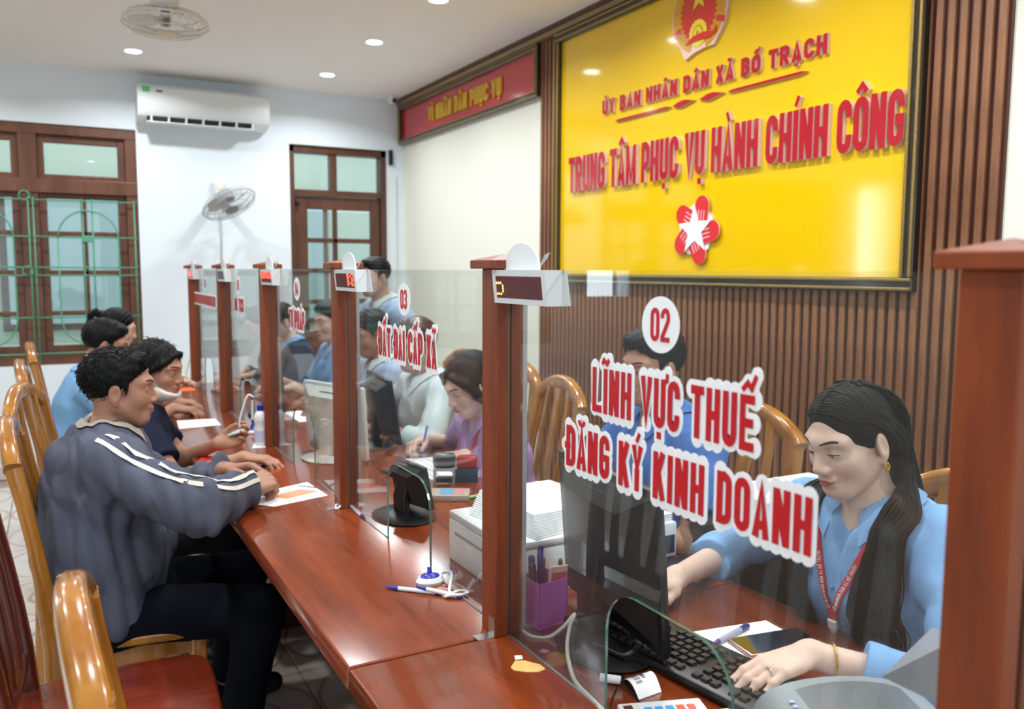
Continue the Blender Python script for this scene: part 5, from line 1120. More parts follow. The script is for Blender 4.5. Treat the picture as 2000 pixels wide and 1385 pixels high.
def hair_field(W, RM, style, res, hs):
    F = HField(res, hs); E = lambda c, r, k=.015, mode='add': F.ell(W(c), np.asarray(r) * hs, RM, k, mode)
    if style in ('short', 'crew'):
        g = .005 if style == 'short' else .002
        E((0, -.016, .040), (.0785 + g, .098 + g, .084 + g)); E((0, .035, .085), (.052, .05, .030), .02)
        F.cut(W((0, .083, .066)), RM @ np.array((0, .62, -.78)) if style == 'short' else RM @ np.array((0, .66, -.75)), .012)
        E((0, .085, .0), (.064, .060, .062), .012, 'sub')
        for s_ in (-1, 1): E((s_ * .082, -.008, -.018), (.022, .026, .036), .008, 'sub'); F.cone(W((s_ * .072, .020, .02)), W((s_ * .070, .022, -.008)), .007, .004, .008)
    elif style == 'bun':
        E((0, -.018, .038), (.083, .102, .090)); F.cut(W((0, .090, .062)), RM @ np.array((0, .66, -.75)), .012); E((0, .088, -.005), (.064, .060, .066), .012, 'sub')
        for s_ in (-1, 1): E((s_ * .082, -.004, -.022), (.022, .024, .034), .008, 'sub')
        F.chain([W((0, -.115, .045)), W((0, -.15, .07)), W((0, -.175, .045)), W((0, -.17, -.02)), W((0, -.15, -.08))], [.022, .02, .018, .016, .008], .012)
    elif style == 'bob':
        E((0, -.020, .036), (.088, .106, .092)); E((0, -.045, -.035), (.083, .068, .075), .03); E((0, .095, -.012), (.060, .068, .074), .014, 'sub')
        for s_ in (-1, 1): F.chain([W((s_ * .03, .078, .075)), W((s_ * .072, .050, .03)), W((s_ * .080, .022, -.03)), W((s_ * .075, .0, -.075))], [.012, .016, .018, .012], .014)
    elif style == 'tied':
        E((0, -.018, .038), (.083, .102, .090)); F.cut(W((0, .088, .064)), RM @ np.array((0, .66, -.75)), .012); E((0, .088, -.005), (.064, .060, .064), .012, 'sub')
        for s_ in (-1, 1): E((s_ * .084, -.004, -.022), (.022, .024, .034), .008, 'sub'); F.chain([W((s_ * .02, .08, .075)), W((s_ * .068, .045, .035)), W((s_ * .076, .01, .005))], [.010, .012, .012], .012)
        E((0, -.10, -.04), (.045, .03, .045), .02)
    elif style == 'long':
        E((0, -.014, .033), (.0800, .0950, .0845)); E((0, .100, -.020), (.062, .074, .082), .016, 'sub')
        for s_ in (-1, 1): E((s_ * .090, -.004, -.020), (.022, .021, .036), .006, 'sub')
        F.chain([W((0, -.065, -.02)), W((0, -.075, -.10)), W((0, -.085, -.2))], [.055, .05, .04], .03)
    return F
class HField(Field):
    def __init__(s, res, hs): super().__init__(res); s.hs = hs
    def cone(s, a, b, ra, rb, k=.02, mode='add'): return super().cone(a, b, ra * s.hs, rb * s.hs, k, mode)
PERSONS = []
def tufts(hair, HC, RM, n, style):
    """short strands lying over the hair mass"""
    me = hair.data; off = np.array(hair.location); k = len(me.vertices); co = np.zeros(k * 3); me.vertices.foreach_get('co', co); co = co.reshape(-1, 3) + off; no = np.zeros(k * 3); me.vertices.foreach_get('normal', no); no = no.reshape(-1, 3); mb = MB()
    for i in rng.integers(0, k, n):
        p, nn = co[i], no[i]; q = (p - HC) @ RM
        if q[2] < -.03 and style in ('short', 'crew'): continue
        flow = np.array((q[0] * 2.2, -.55 if q[1] < .05 else .25, -.9 * (1 - max(0, q[2]) * 5))) if style in ('short', 'crew') else np.array((q[0] * 2.0, -.5, -.7))
        if style == 'bob': flow = np.array((q[0] * 1.5, 0, -1.))
        d = RM @ flow; d = d - (d @ nn) * nn; d = nrm(d + rng.normal(size=3) * .18); L = rng.uniform(.008, .019) * (2.2 if style in ('bob', 'tied', 'bun') else 1); lift = .16 if style in ('short', 'crew') else .05
        P = [p - nn * .001, p + d * L * .5 + nn * (.0012 + L * lift * .3), p + d * L + nn * (L * lift * .25 - L * L * 4)]
        mb.tube([V(x) for x in P], [.0011, .0009, .0002], 4, caps=False)
    mb.build('hair_strands', hair.data.materials[0], hair, 180)
def person(label, pelvis, yaw, seat=.45, S=1.0, lean=0.05, side=0.0, head=(0, 0, 0), arms=None, sleeve='long', m_shirt=None, m_pants=None, m_skin=None, style='short', fem=False, stand=False,
           belly=0.0, rh=.0032, rb=.0085, look=.3, thigh=None, m_hair=None, fold=(.006, 38), hand_res=.003, collar_m=None, fat=1.0, legs=True, neck_len=0.0, loose=0.0, vneck=True, strands=0, hs=None, flare=.034):
    arms = arms or {}
    Fd = np.array((math.cos(yaw), math.sin(yaw), 0.)); Up = np.array((0, 0, 1.)); Rt = np.cross(Fd, Up)
    tilt = lambda a: nrm(Up * math.cos(a) + Fd * math.sin(a) + Rt * math.sin(side))
    z0 = seat + .095 * S; P0 = np.array((pelvis[0], pelvis[1], z0)); P1 = P0 + .17 * S * tilt(lean * .55); P2 = P1 + .17 * S * tilt(lean); P3 = P2 + .145 * S * tilt(lean * 1.15)
    up3 = tilt(lean * 1.1); f3 = nrm(np.cross(up3, Rt)); f3 = f3 if f3 @ Fd > 0 else -f3
    hy, hp, hr = head; N = P3 + (.066 + neck_len) * S * tilt(lean * .9 + .12)
    RM = np.stack([Rt, Fd, Up], 1); RM = rotm(Up, hy) @ RM; ax = RM[:, 0]; RM = rotm(ax, -hp) @ RM; RM = rotm(RM[:, 1], hr) @ RM
    hs = hs or (.90 if fem else .925)
    HC = N + hs * (RM @ np.array((0, .022, .098)))
    W = lambda p: HC + RM @ (np.asarray(p, float) * hs); H = (HC, RM, hs)
    fw = .90 if fem else 1.0; sw = (.158 if fem else .182) * S
    sh = {k: P2 + .098 * S * tilt(lean) + Rt * sw * (1 if k == 'R' else -1) for k in 'RL'}
    tw = [.160 * fat, .138 * fat + belly * .4, .152 * fw * fat, .105, .062]; td = [.118 * fat, .102 * fat + belly, .112 * fat, .082, .060]
    tp = [P0, P1 + Fd * belly * .3, P2, P2 + .095 * S * tilt(lean), P3]
    org = (pelvis[0], pelvis[1], 0.0); parts = []
    # --- core of the body (coarse) ---
    F = Field(rb); F.loft(tp, [w * .9 * S for w in tw], [d * .9 * S for d in td], Rt, Fd, .04); F.cone(P3 - up3 * .02, N + up3 * .02, .056 * S * (.88 if fem else 1), .052 * S * (.88 if fem else 1), .03)
    jo = {}
    for k in 'RL':
        sg = 1 if k == 'R' else -1; F.cone(P2 + .085 * S * tilt(lean) + Rt * sg * .07 * S, sh[k], .055 * S, .05 * S, .04)
        if k in arms:
            A = arms[k]; el, wr = ik(sh[k], A['w'], .285 * S, .245 * S, A.get('pole', -Up * .6 - Fd * .5 + Rt * sg * .5)); jo[k] = (el, wr)
            F.cone(sh[k], el, .045 * S * fw, .037 * S * fw, .03)
    kn = {}
    for k in 'RL':
        sg = 1 if k == 'R' else -1; hip = P0 + Rt * sg * .085 * S - Up * .02
        if stand: knee = np.array((hip[0], hip[1], .48 * S)) + Fd * .02; foot = np.array((hip[0], hip[1], .08)) + Fd * -.0
        else:
            ko = thigh.get(k) if thigh else None; knee = hip + Fd * .40 * S + Rt * sg * .05 + Up * (.0) if ko is None else np.asarray(ko['knee'], float); foot = np.array((knee[0], knee[1], .085)) + Fd * -.02 if ko is None else np.asarray(ko['foot'], float)
        kn[k] = (hip, knee, foot); F.cone(hip, knee, .075 * S, .052 * S, .03).cone(knee, foot, .048 * S, .036 * S, .02)
    v, f = F.mesh(); parts.append((v, f, 0))
    # --- head (fine) ---
    F = Field(rh); head_field(F, H, fem); F.cone(W((0, -.022, -.05)), N - up3 * .045 * S, .048 * S * (.86 if fem else 1.02), .052 * S * (.88 if fem else 1.05), .02)
    v, f = F.mesh(); parts.append((v, f, 0)); parts += face_decals(v, f, H, fem, look)
    # --- forearms and hands (fine) ---
    for k, A in arms.items():
        el, wr = jo[k]; F = Field(hand_res); dirv = np.asarray(A.get('dir', nrm(wr - el)), float); dors = np.asarray(A.get('dors', Up), float)
        sd = 1 if k == 'L' else -1
        Wh, tips = hand(F, wr, dirv, dors, sd, A.get('curl', (.3, .35, .4, .45)), A.get('thumb', (.2, .25)), S * (.93 if fem else 1.04))
        F.cone(wr, wr + nrm(dirv) * .02, .024 * S * fw, .022 * S * fw, .012); F.cone(el, wr, .038 * S * fw, .0255 * S * fw, .012); F.cone(el + (sh[k] - el) * .35, el, .040 * S * fw, .037 * S * fw, .02)
        v, f = F.mesh(); parts.append((v, f, 0)); A['W'] = Wh; A['el'] = el; A['wr'] = wr
        for (tp_, dv, upv, r_) in tips:
            x = nrm(np.cross(dv, upv)); q = [tp_ + upv * (r_ * .52) + x * a * r_ * .62 + dv * b * r_ * 1.0 for a, b in ((-1, -.8), (1, -.8), (.8, .7), (0, 1.0), (-.8, .7))]; parts.append((np.array(q), [(0, 1, 2, 3, 4)], 5))
    body = obj_from(parts, 'person', [m_skin, M_BROW, M_SCL, M_IRIS, M_LIPW if fem else M_LIP, M_NAIL], None, org); tag(body, label, 'person')
    # --- shirt ---
    if m_shirt is not None:
        F = Field(rb * .8); g = .012 + loose
        tps = tp[:4] + [P3 - up3 * .048 * S]; F.loft(tps, [(w + g) * S for w in tw[:4]] + [.082 * S], [(d + g) * S for d in td[:4]] + [.066 * S], Rt, Fd, .045)
        if fem:
            for sg in (-1, 1): F.ell(P2 + Rt * sg * .068 * S + f3 * .078 * S - up3 * .01, np.array((.058, .05, .06)) * S, None, .04)
        for k in 'RL':
            sg = 1 if k == 'R' else -1; F.cone(P2 + .088 * S * tilt(lean) + Rt * sg * .07 * S, sh[k], .064 * S, .064 * S, .05)
            if k in jo:
                el, wr = jo[k]; d1 = nrm(el - sh[k]); d2 = nrm(wr - el); L2_ = np.linalg.norm(wr - el)
                if sleeve == 'short': F.capped(sh[k] - d1 * .01, sh[k] + d1 * .19 * S, .062 * S, .066 * S * fw, .03)
                else:
                    F.cone(sh[k], el, .060 * S * fw + loose, .052 * S * fw + loose, .04); e = {'long': L2_ - .012, 'roll': L2_ * arms[k].get('roll', .45), 'elbow': .03}[sleeve]
                    F.capped(el - d2 * .01, el + d2 * e, .051 * S * fw + loose, (.036 if sleeve == 'long' else .047) * S * fw + loose, .03)
                    if sleeve == 'roll': F.capped(el + d2 * (e - .055), el + d2 * (e + .004), .052 * S * fw, .052 * S * fw, .006)
                    else: F.capped(el + d2 * (e - .03), el + d2 * e, (.039 if sleeve == 'long' else .05) * S * fw, (.039 if sleeve == 'long' else .05) * S * fw, .008)
        F.cone(P3 - up3 * .02 + f3 * .006, P3 + up3 * .12, .053 * S, .056 * S, .012, 'sub')
        if vneck: F.cone(P3 + f3 * .075 + up3 * .01, P3 + f3 * .115 - up3 * .075, .036 * S, .004, .008, 'sub')
        v, f = F.mesh(folds(fold[0], fold[1], len(PERSONS) + 3, (0, 0, .5))); shirt = obj_from([(v, f, 0)], 'shirt', [m_shirt], body, org)
        col_o = collar(P3 + up3 * .002, Rt, up3, f3, collar_m or m_shirt, body, org, .058 * S * (.92 if fem else 1.06), flare=flare, bvh=bvh_of(shirt)) if collar_m is not False else None
    else: shirt = None
    if m_pants is not None and legs:
        F = Field(rb * 1.15); F.loft([P0 - Up * .03, P0 + Up * .05], [.168 * S * fat] * 2, [.125 * S * fat] * 2, Rt, Fd, .04)
        for k in 'RL':
            hip, knee, foot = kn[k]; F.cone(hip, knee, .088 * S * fat, .068 * S, .04).cone(knee, knee + (foot - knee) * .9, .068 * S, .058 * S, .03)
        v, f = F.mesh(folds(.005, 30, len(PERSONS) + 50)); obj_from([(v, f, 0)], 'trousers', [m_pants], body, org)
        for k in 'RL':
            hip, knee, foot = kn[k]; F = Field(.007); q = np.array((foot[0], foot[1], .04)); F.cone(q - Fd * .05, q + Fd * .15, .042, .034, .03).cut((0, 0, .004), (0, 0, -1)); v, f = F.mesh(); obj_from([(v, f, 0)], 'shoe', [M_BLACK], body, org)
    hm_ = m_hair or M_HAIR
    if style:
        F = hair_field(W, RM, style, rh * 1.05, hs)
        K = rng.normal(size=(3, 3))
        def hb(P, K=K, RM=RM, HC=HC):
            q = (P - HC) @ RM; ang = np.arctan2(q[:, 0], -q[:, 1] + .02); return .0007 * np.sin(ang * 40 + q[:, 2] * 60) + .0010 * np.sin(q @ (K[0] * 190)) + .0009 * np.sin(q @ (K[1] * 260))
        v, f = F.mesh(None if style in ('long', 'bob') else hb); hair = obj_from([(v, f, 0)], 'hair', [hm_], body, org)
        if strands: tufts(hair, HC, RM, strands, style)
    else: hair = None
    info = dict(body=body, W=W, RM=RM, HC=HC, P=(P0, P1, P2, P3), Fd=Fd, Rt=Rt, Up=Up, up3=up3, f3=f3, sh=sh, jo=jo, shirt=shirt, hair=hair, org=org, arms=arms, N=N, S=S); PERSONS.append(info); return info
def bvh_of(o): me = o.data; off = np.array(o.location); return BVHTree.FromPolygons([tuple(np.array(v.co) + off) for v in me.vertices], [tuple(p.vertices) for p in me.polygons])
# ------------------------------------------------------------------ the people in the picture
SK1 = skin_mat('skin_tan', (167, 121, 99)); SK2 = skin_mat('skin_light', (217, 184, 167)); SK3 = skin_mat('skin_warm', (176, 128, 103))
def cloth(name, rgb, vary=.06): return mat(name, rgb, .9, spec=.15, vary=vary, vscale=14, bump=.15, bscale=900)
C_SKY = cloth('shirt_sky_blue', (128, 168, 214)); C_GREY = cloth('jacket_grey', (88, 91, 106)); C_NAVY = cloth('shirt_navy', (30, 36, 56)); C_LB = cloth('shirt_light_blue', (124, 168, 208)); C_MID = cloth('shirt_mid_blue', (76, 112, 176), .25)
C_LILAC = cloth('shirt_lilac', (176, 146, 194)); C_WHITE = cloth('shirt_white', (192, 206, 208)); C_PALE = cloth('shirt_pale_blue', (164, 184, 212)); C_DARK = cloth('trousers_dark', (13, 15, 25)); C_BLK = cloth('trousers_black', (28, 28, 32)); C_CREAM = cloth('polo_beige', (172, 162, 150)); C_DENIM = cloth('jacket_navy', (34, 58, 88)); C_PINK = cloth('cloth_pink', (206, 150, 150))
a3 = lambda v: np.array(v, float)
# man in the grey jacket, seated at the counter, facing +x
hz = ZT + .045
man = person('man in a grey hooded jacket with white sleeve stripes seated at counter', (.085, 2.64), 0.02, seat=.405, S=.985, lean=.10, head=(-.12, .02, 0), style='crew', m_shirt=C_GREY, m_pants=C_DARK, m_skin=SK1, belly=.035, fat=1.08, rh=.0028, rb=.008, fold=(.020, 62), collar_m=C_CREAM, loose=.012, vneck=False, strands=2600, neck_len=-.018, flare=.016,
   arms={'R': dict(w=a3((.465, 2.46, hz + .005)), dir=a3((.85, .50, .12)), dors=a3((.1, -.5, .86)), curl=(.7, .8, .9, 1.0), thumb=(.1, .35), pole=a3((.05, -1.0, -.22))), 'L': dict(w=a3((.44, 2.67, hz + .02)), dir=a3((.86, -.48, .10)), dors=a3((.1, .35, .9)), curl=(.5, .6, .7, .8), pole=a3((-.3, .6, -.7)))},
   thigh={'R': dict(knee=(.50, 2.47, .455), foot=(.40, 2.36, .10)), 'L': dict(knee=(.52, 2.80, .455), foot=(.46, 2.84, .10))})
bv = bvh_of(man['shirt']); body = man['body']; Rsh = man['sh']['R']; Rel, Rwr = man['jo']['R']
for off in (-.20, .20):
    up, rt, fd = man['Up'], man['Rt'], man['Fd']
    path = [np.array(p) for p in smooth_path([V(p) for p in (Rsh + (Rsh - Rel) * .12, Rsh + (Rel - Rsh) * .25, Rsh + (Rel - Rsh) * .7, Rel * .84 + Rsh * .08 + Rwr * .08, Rel + (Rwr - Rel) * .3, Rel + (Rwr - Rel) * .65, Rel + (Rwr - Rel) * .93)], 5)]; ax = []; ds = []; nv = nrm(rt * .75 + up * .55 + fd * .30)
    for i, p in enumerate(path):
        tg = nrm(path[min(i + 1, len(path) - 1)] - path[max(i - 1, 0)]); nv = nrm(nv - (nv @ tg) * tg); ax.append(p); ds.append(rotm(tg, off) @ nv)
    v, f = ribbon_on(bv, ax, ds, .0125, .0045); obj_from([(v, f, 0)], 'sleeve_stripe', [cloth('stripe_white', (226, 220, 206))], body, man['org'])
F = Field(.007); P3 = man['P'][3]; Fd, Rt, Up = man['Fd'], man['Rt'], man['Up']
ring = [P3 + Rt * .105 * math.sin(a) - Fd * (.012 + .088 * math.cos(a)) + Up * (-.028 - .022 * math.cos(a)) for a in np.linspace(-2.0, 2.0, 11)]
F.chain(ring, [.022 + .022 * math.cos(a / 2.6) for a in np.linspace(-2.0, 2.0, 11)], .025); F.ell(P3 - Fd * .118 - Up * .10, (.045, .105, .085), None, .04)
v, f = F.mesh(folds(.006, 60, 5)); obj_from([(v, f, 0)], 'hood', [C_GREY], body, man['org'])
F = Field(.008); P0 = man['P'][0]; F.loft([P0 - Up * .035, P0 + Up * .03], [.182] * 2, [.142] * 2, Rt, Fd, .03); F.cut(P0 - Up * .07, -Up); v, f = F.mesh(folds(.004, 40, 9)); obj_from([(v, f, 0)], 'polo_hem', [C_CREAM], body, man['org'])
# woman in navy with the mask pulled under the chin
w2 = person('woman in a navy shirt with a white mask under her chin', (.19, 3.36), -.12, seat=.41, S=.93, lean=.24, head=(-.45, .12, 0), style='tied', fem=True, m_shirt=C_NAVY, m_pants=C_BLK, m_skin=SK3, sleeve='short', rh=.0032, look=.25, collar_m=False, strands=500,
   arms={'R': dict(w=a3((.555, 2.96, ZT + .035)), dir=a3((.88, -.42, -.1)), dors=a3((0, 0, 1)), curl=(.35, .35, .4, .45), pole=a3((-.1, -.5, -.6))), 'L': dict(w=a3((.50, 3.12, ZT + .06)), dir=a3((.92, -.2, .25)), dors=a3((-.2, .75, -.6)), curl=(.7, .75, .8, .8), thumb=(.3, .5), pole=a3((-.2, .5, -.6)))})
W, RM = w2['W'], w2['RM']; F = Field(.003); F.ell(W((0, .032, -.078)), (.061, .065, .043), RM, .01); F.cut(W((0, .085, -.084)), RM @ np.array((0, .42, .9)), .006); v, f = F.mesh(folds(.002, 120, 3)); mk = obj_from([(v, f, 0)], 'face_mask', [mat('mask_white', (232, 226, 222), .8)], w2['body'], w2['org'])
for s_ in (-1, 1): mb = MB(); mb.tube([W((s_ * .052, .055, -.075)), W((s_ * .068, .02, -.045)), W((s_ * .083, -.012, -.02)), W((s_ * .070, .012, -.07))], .0012, 5); o = mb.build('ear_loop', M_WHITE, mk, 180)
q = w2['arms']['L']['W']; c = q((.012, .085, -.028)); tag(MB().box((-.035, -.013, -.004), (.035, .013, .004), .003, M=frame_matrix(c, (.7, -.6, .3), (.5, .75, .2))).build('card', M_WHITE, None, 40), 'white card held by the woman in navy', 'card')
# man in light blue and the woman with the ponytail further along
m3 = person('man in a light blue shirt bent over papers at the counter', (.05, 4.32), 0, seat=.42, S=.95, lean=.24, head=(.0, .25, 0), style='short', m_shirt=C_LB, m_pants=C_BLK, m_skin=SK1, rh=.004, rb=.010, sleeve='short', hand_res=.004, strands=400,
   arms={'R': dict(w=a3((.47, 4.14, ZT + .04)), dir=a3((.85, -.3, -.1)), curl=(.5, .55, .6, .6), pole=a3((-.1, -.5, -.6))), 'L': dict(w=a3((.50, 4.36, ZT + .04)), dir=a3((.85, -.35, -.1)), curl=(.4, .45, .5, .5), pole=a3((-.1, .5, -.6)))})
w4 = person('woman with a black ponytail seated near the back wall', (.18, 5.33), .0, seat=.43, S=.95, lean=.22, head=(.0, .25, 0), style='bun', fem=True, m_shirt=C_CREAM, m_pants=C_BLK, m_skin=SK2, rh=.004, rb=.010, sleeve='short', hand_res=.004, look=.6,
   arms={'R': dict(w=a3((.60, 5.18, ZT + .04)), dir=a3((.9, 0, -.1))), 'L': dict(w=a3((.60, 5.42, ZT + .04)), dir=a3((.9, 0, -.1)))})
# --- officials (facing -x)
PI = math.pi
wl = person('long-haired woman in a sky blue shirt typing behind the glass', (1.45, 1.075), PI + .02, seat=.455, S=.955, lean=.20, head=(-.10, .28, .06), style='long', fem=True, m_shirt=C_SKY, m_pants=C_BLK, m_skin=SK2, rh=.002, rb=.006, sleeve='roll', look=.62, hand_res=.0022, hs=.865, fold=(.009, 66), collar_m=C_SKY, fat=1.02,
   arms={'L': dict(w=a3((1.075, .948, ZT + .052)), dir=a3((-.985, .10, -.14)), dors=a3((-.12, .0, 1)), curl=((.20, .30, .15), (.24, .34, .2), (.28, .36, .2), (.3, .36, .2)), thumb=(.15, .18), roll=.62, pole=a3((.1, -.75, -.5))),
         'R': dict(w=a3((1.115, 1.335, ZT + .05)), dir=a3((-.95, .0, -.12)), dors=a3((0, 0, 1)), curl=(.35, .35, .4, .4), roll=.25, pole=a3((.2, .8, -.5)))})
mb_ = person('man in a mid blue shirt seated behind the tax stickers', (1.60, 1.93), PI - .1, S=1.0, lean=.12, head=(.15, .12, 0), style='short', m_shirt=C_MID, m_pants=C_BLK, m_skin=SK1, rh=.0032, rb=.009, sleeve='short', hand_res=.004, strands=600,
   arms={'L': dict(w=a3((1.25, 1.80, ZT + .04)), dir=a3((-.9, .1, -.1))), 'R': dict(w=a3((1.22, 2.10, ZT + .04)), dir=a3((-.9, .0, -.1)))})
wp = person('woman in a lilac shirt writing on papers, red lanyard', (1.42, 2.65), PI + .0, seat=.40, S=.92, lean=.22, head=(.12, .42, 0), style='bob', fem=True, m_shirt=C_LILAC, m_pants=C_BLK, m_skin=SK2, rh=.003, rb=.008, sleeve='short', look=.7, hand_res=.003,
   arms={'L': dict(w=a3((1.225, 2.60, ZT + .045)), dir=a3((-.72, .66, -.12)), dors=a3((.1, -.2, 1)), curl=(.55, .6, .65, .7), pole=a3((.2, -.8, -.4))), 'R': dict(w=a3((1.20, 2.90, ZT + .05)), dir=a3((-.85, -.45, -.1)), dors=a3((0, .4, .9)), curl=(.7, .8, .9, .9), thumb=(.2, .4), pole=a3((.2, .8, -.4)))})
ww = person('official in a white shirt seated behind the ĐẤT ĐAI stickers', (1.45, 3.36), PI - .05, seat=.42, S=.98, lean=.12, head=(.25, .2, 0), style='short', m_shirt=C_WHITE, m_pants=C_BLK, m_skin=SK3, rh=.004, rb=.009, sleeve='roll', hand_res=.004, m_hair=mat('brown_hair', (56, 26, 24), .4, vary=.3, vscale=120),
   arms={'L': dict(w=a3((1.14, 3.22, ZT + .05)), dir=a3((-.9, .2, -.1)), pole=a3((.2, -.8, -.4))), 'R': dict(w=a3((1.16, 3.58, ZT + .05)), dir=a3((-.9, .1, -.1)), pole=a3((.2, .8, -.4)))})
mt = person('seated official in a pale blue shirt with a tie', (1.46, 3.96), PI, seat=.43, S=.98, lean=.10, head=(.1, .3, 0), style='short', m_shirt=C_PALE, m_pants=C_BLK, m_skin=SK1, rh=.004, rb=.009, sleeve='roll', hand_res=.004, collar_m=C_WHITE,
   arms={'L': dict(w=a3((1.15, 3.86, ZT + .05)), dir=a3((-.9, .2, -.1))), 'R': dict(w=a3((1.15, 4.12, ZT + .05)), dir=a3((-.9, .0, -.1)))})
m4 = person('official in blue half hidden behind the post before the window', (1.44, 4.62), PI, S=.98, lean=.10, head=(.2, .15, 0), style='short', m_shirt=C_SKY, m_pants=C_BLK, m_skin=SK2, rh=.0045, rb=.010, sleeve='short', hand_res=.004,
   arms={'L': dict(w=a3((1.12, 4.52, ZT + .05)), dir=a3((-.9, .2, -.1))), 'R': dict(w=a3((1.12, 4.78, ZT + .05)), dir=a3((-.9, .0, -.1)))})
m5 = person('official with a navy jacket over a light blue shirt at the far desk', (1.40, 5.30), PI, S=.95, lean=.25, head=(.2, .3, 0), style='crew', m_shirt=C_DENIM, m_pants=C_BLK, m_skin=SK2, rh=.0045, rb=.010, sleeve='long', hand_res=.004, collar_m=C_SKY,
   arms={'L': dict(w=a3((1.05, 5.18, ZT + .05)), dir=a3((-.9, .2, -.1))), 'R': dict(w=a3((1.05, 5.46, ZT + .05)), dir=a3((-.9, .0, -.1)))})
ms = person('man in a pale blue shirt and tie standing behind the desks', (1.76, 4.64), PI + .1, seat=.735, S=.93, lean=.25, head=(.2, .1, 0), style='crew', m_shirt=C_PALE, m_pants=C_BLK, m_skin=SK3, rh=.004, rb=.009, sleeve='short', hand_res=.004, stand=True, collar_m=C_WHITE,
   arms={'L': dict(w=a3((1.66, 4.40, .86)), dir=a3((-.3, .1, -.9))), 'R': dict(w=a3((1.66, 4.92, .86)), dir=a3((-.3, .0, -.9)))})
# ties and lanyards
def neckwear(p, name, m, kind, y0=.02, y1=-.34, w=.03):
    b = bvh_of(p['shirt']); P3 = p['P'][3]; up3, f3, Rt = p['up3'], p['f3'], p['Rt']; parts = []
    if kind == 'tie':
        ts = np.linspace(0, 1, 12); v, f = ribbon_on(b, [P3 + up3 * (-.045 - .30 * t) for t in ts], [f3] * 12, w, .004); n = len(v) // 2
        for i in range(n): c = (v[2 * i] + v[2 * i + 1]) / 2; s_ = .5 + 1.0 * i / n; v[2 * i] = c + (v[2 * i] - c) * s_; v[2 * i + 1] = c + (v[2 * i + 1] - c) * s_
        parts.append((v, f, 0)); return obj_from(parts, name, [m], p['body'], p['org'])
    ends = []
    for s_ in (-1, 1):
        ts = np.linspace(0, 1, 22); pts_ = [P3 + up3 * (-.012 - (abs(y1)) * t) + Rt * s_ * (.060 * (1 - t) ** .8) for t in ts]; ds = [nrm(f3 + up3 * .9 * max(0, .25 - t) * 2 + Rt * s_ * .5 * max(0, .3 - t)) for t in ts]
        v, f = ribbon_on(b, pts_, ds, w, .0035 + .001 * (s_ > 0)); parts.append((v, f, 0)); ends.append(v)
    return obj_from(parts, name, [m], p['body'], p['org']), ends
C_TIE = cloth('tie_wine', (120, 70, 96)); M_LAN = mat('lanyard_red', (196, 38, 52), .5)
neckwear(mt, 'tie', C_TIE, 'tie'); neckwear(ms, 'tie', C_TIE, 'tie'); neckwear(wp, 'lanyard', M_LAN, 'lan', y1=-.30, w=.014)
lan, ends = neckwear(wl, 'lanyard', M_LAN, 'lan', y1=-.155, w=.0155)
e = (ends[0][-1] + ends[0][-2] + ends[1][-1] + ends[1][-2]) / 4; f3, u3, Rt = wl['f3'], wl['up3'], wl['Rt']
BM = frame_matrix(V(e), V(-Rt), V(u3), V(np.cross(-Rt, u3)))
MB().box((-.010, -.014, .003), (.010, .008, .005), .001, M=BM).build('lanyard_tail', M_LAN, lan); MB().box((-.010, -.032, .003), (.010, -.012, .009), .002, M=BM).build('clip', M_WHITE, lan)
MB().box((-.006, -.044, .004), (.006, -.030, .008), .001, M=BM).build('clip_tab', M_WHITE, lan); MB().box((-.040, -.072, .006), (.040, -.042, .012), .003, M=BM @ Matrix.Rotation(-.12, 4, 'Z')).build('badge_holder', mat('badge_red', (190, 30, 44), .35), lan)
for v, txt, rev in ((ends[0], 'ỦY BAN NHÂN DÂN XÃ BỐ TRẠCH', 0), (ends[1], 'ỦY BAN NHÂN DÂN XÃ BỐ TRẠCH', 0)):
    L_ = np.array(v[0::2]); R_ = np.array(v[1::2]); C_ = (L_ + R_) / 2; cum = np.concatenate([[0], np.cumsum(np.linalg.norm(np.diff(C_, axis=0), axis=1))]); gl, tot = letters(txt, .5, .1, .12, .3); size = .0072; start = cum[-1] - .012; mb = MB(); nrm_off = None
    def sp(s_, h): i = int(np.clip(np.searchsorted(cum, s_) - 1, 0, len(C_) - 2)); t = (s_ - cum[i]) / (cum[i + 1] - cum[i]); l = L_[i] + (L_[i + 1] - L_[i]) * t; r = R_[i] + (R_[i + 1] - R_[i]) * t; return l + (r - l) * h + f3 * .0012
    for xx, st in gl:
        s0 = start - xx * size
        if s0 - size < cum[-1] * .25: break
        for q in st:
            q = q[1] if isinstance(q, tuple) else q; mb.tube([V(sp(s0 - p[0] * size, .26 + .48 * p[1])) for p in q], .00045, 4, caps=False)
    mb.build('lanyard_print', M_PAPER, lan)
# woman's jewellery, buttons, long hair
W, RM, HC = wl['W'], wl['RM'], wl['HC']; body = wl['body']
for s_ in (-1, 1): MB().tube([W((s_ * .078 + .005 * math.sin(a) * .0, -.010 + .006 * math.sin(a), -.056 + .008 * math.cos(a))) for a in np.linspace(0, 2 * PI, 13)], .0022, 8).build('earring', M_GOLD, body, 180)
aL = wl['arms']['L']; Wh = aL['W']; o_, Rm = aL['wr'], None
mb = MB(); fa = nrm(aL['el'] - aL['wr']); c = aL['wr'] + fa * .035; x = nrm(np.cross(fa, (0, 0, 1))); z = nrm(np.cross(x, fa))
mb.tube([V(c + x * .029 * math.cos(a) + z * .0275 * math.sin(a) + fa * .006 * math.cos(a + .6)) for a in np.linspace(0, 2 * PI, 41)], [.0022 if k % 2 else .0015 for k in range(41)], 6); mb.build('bracelet', M_GOLD, body, 180)
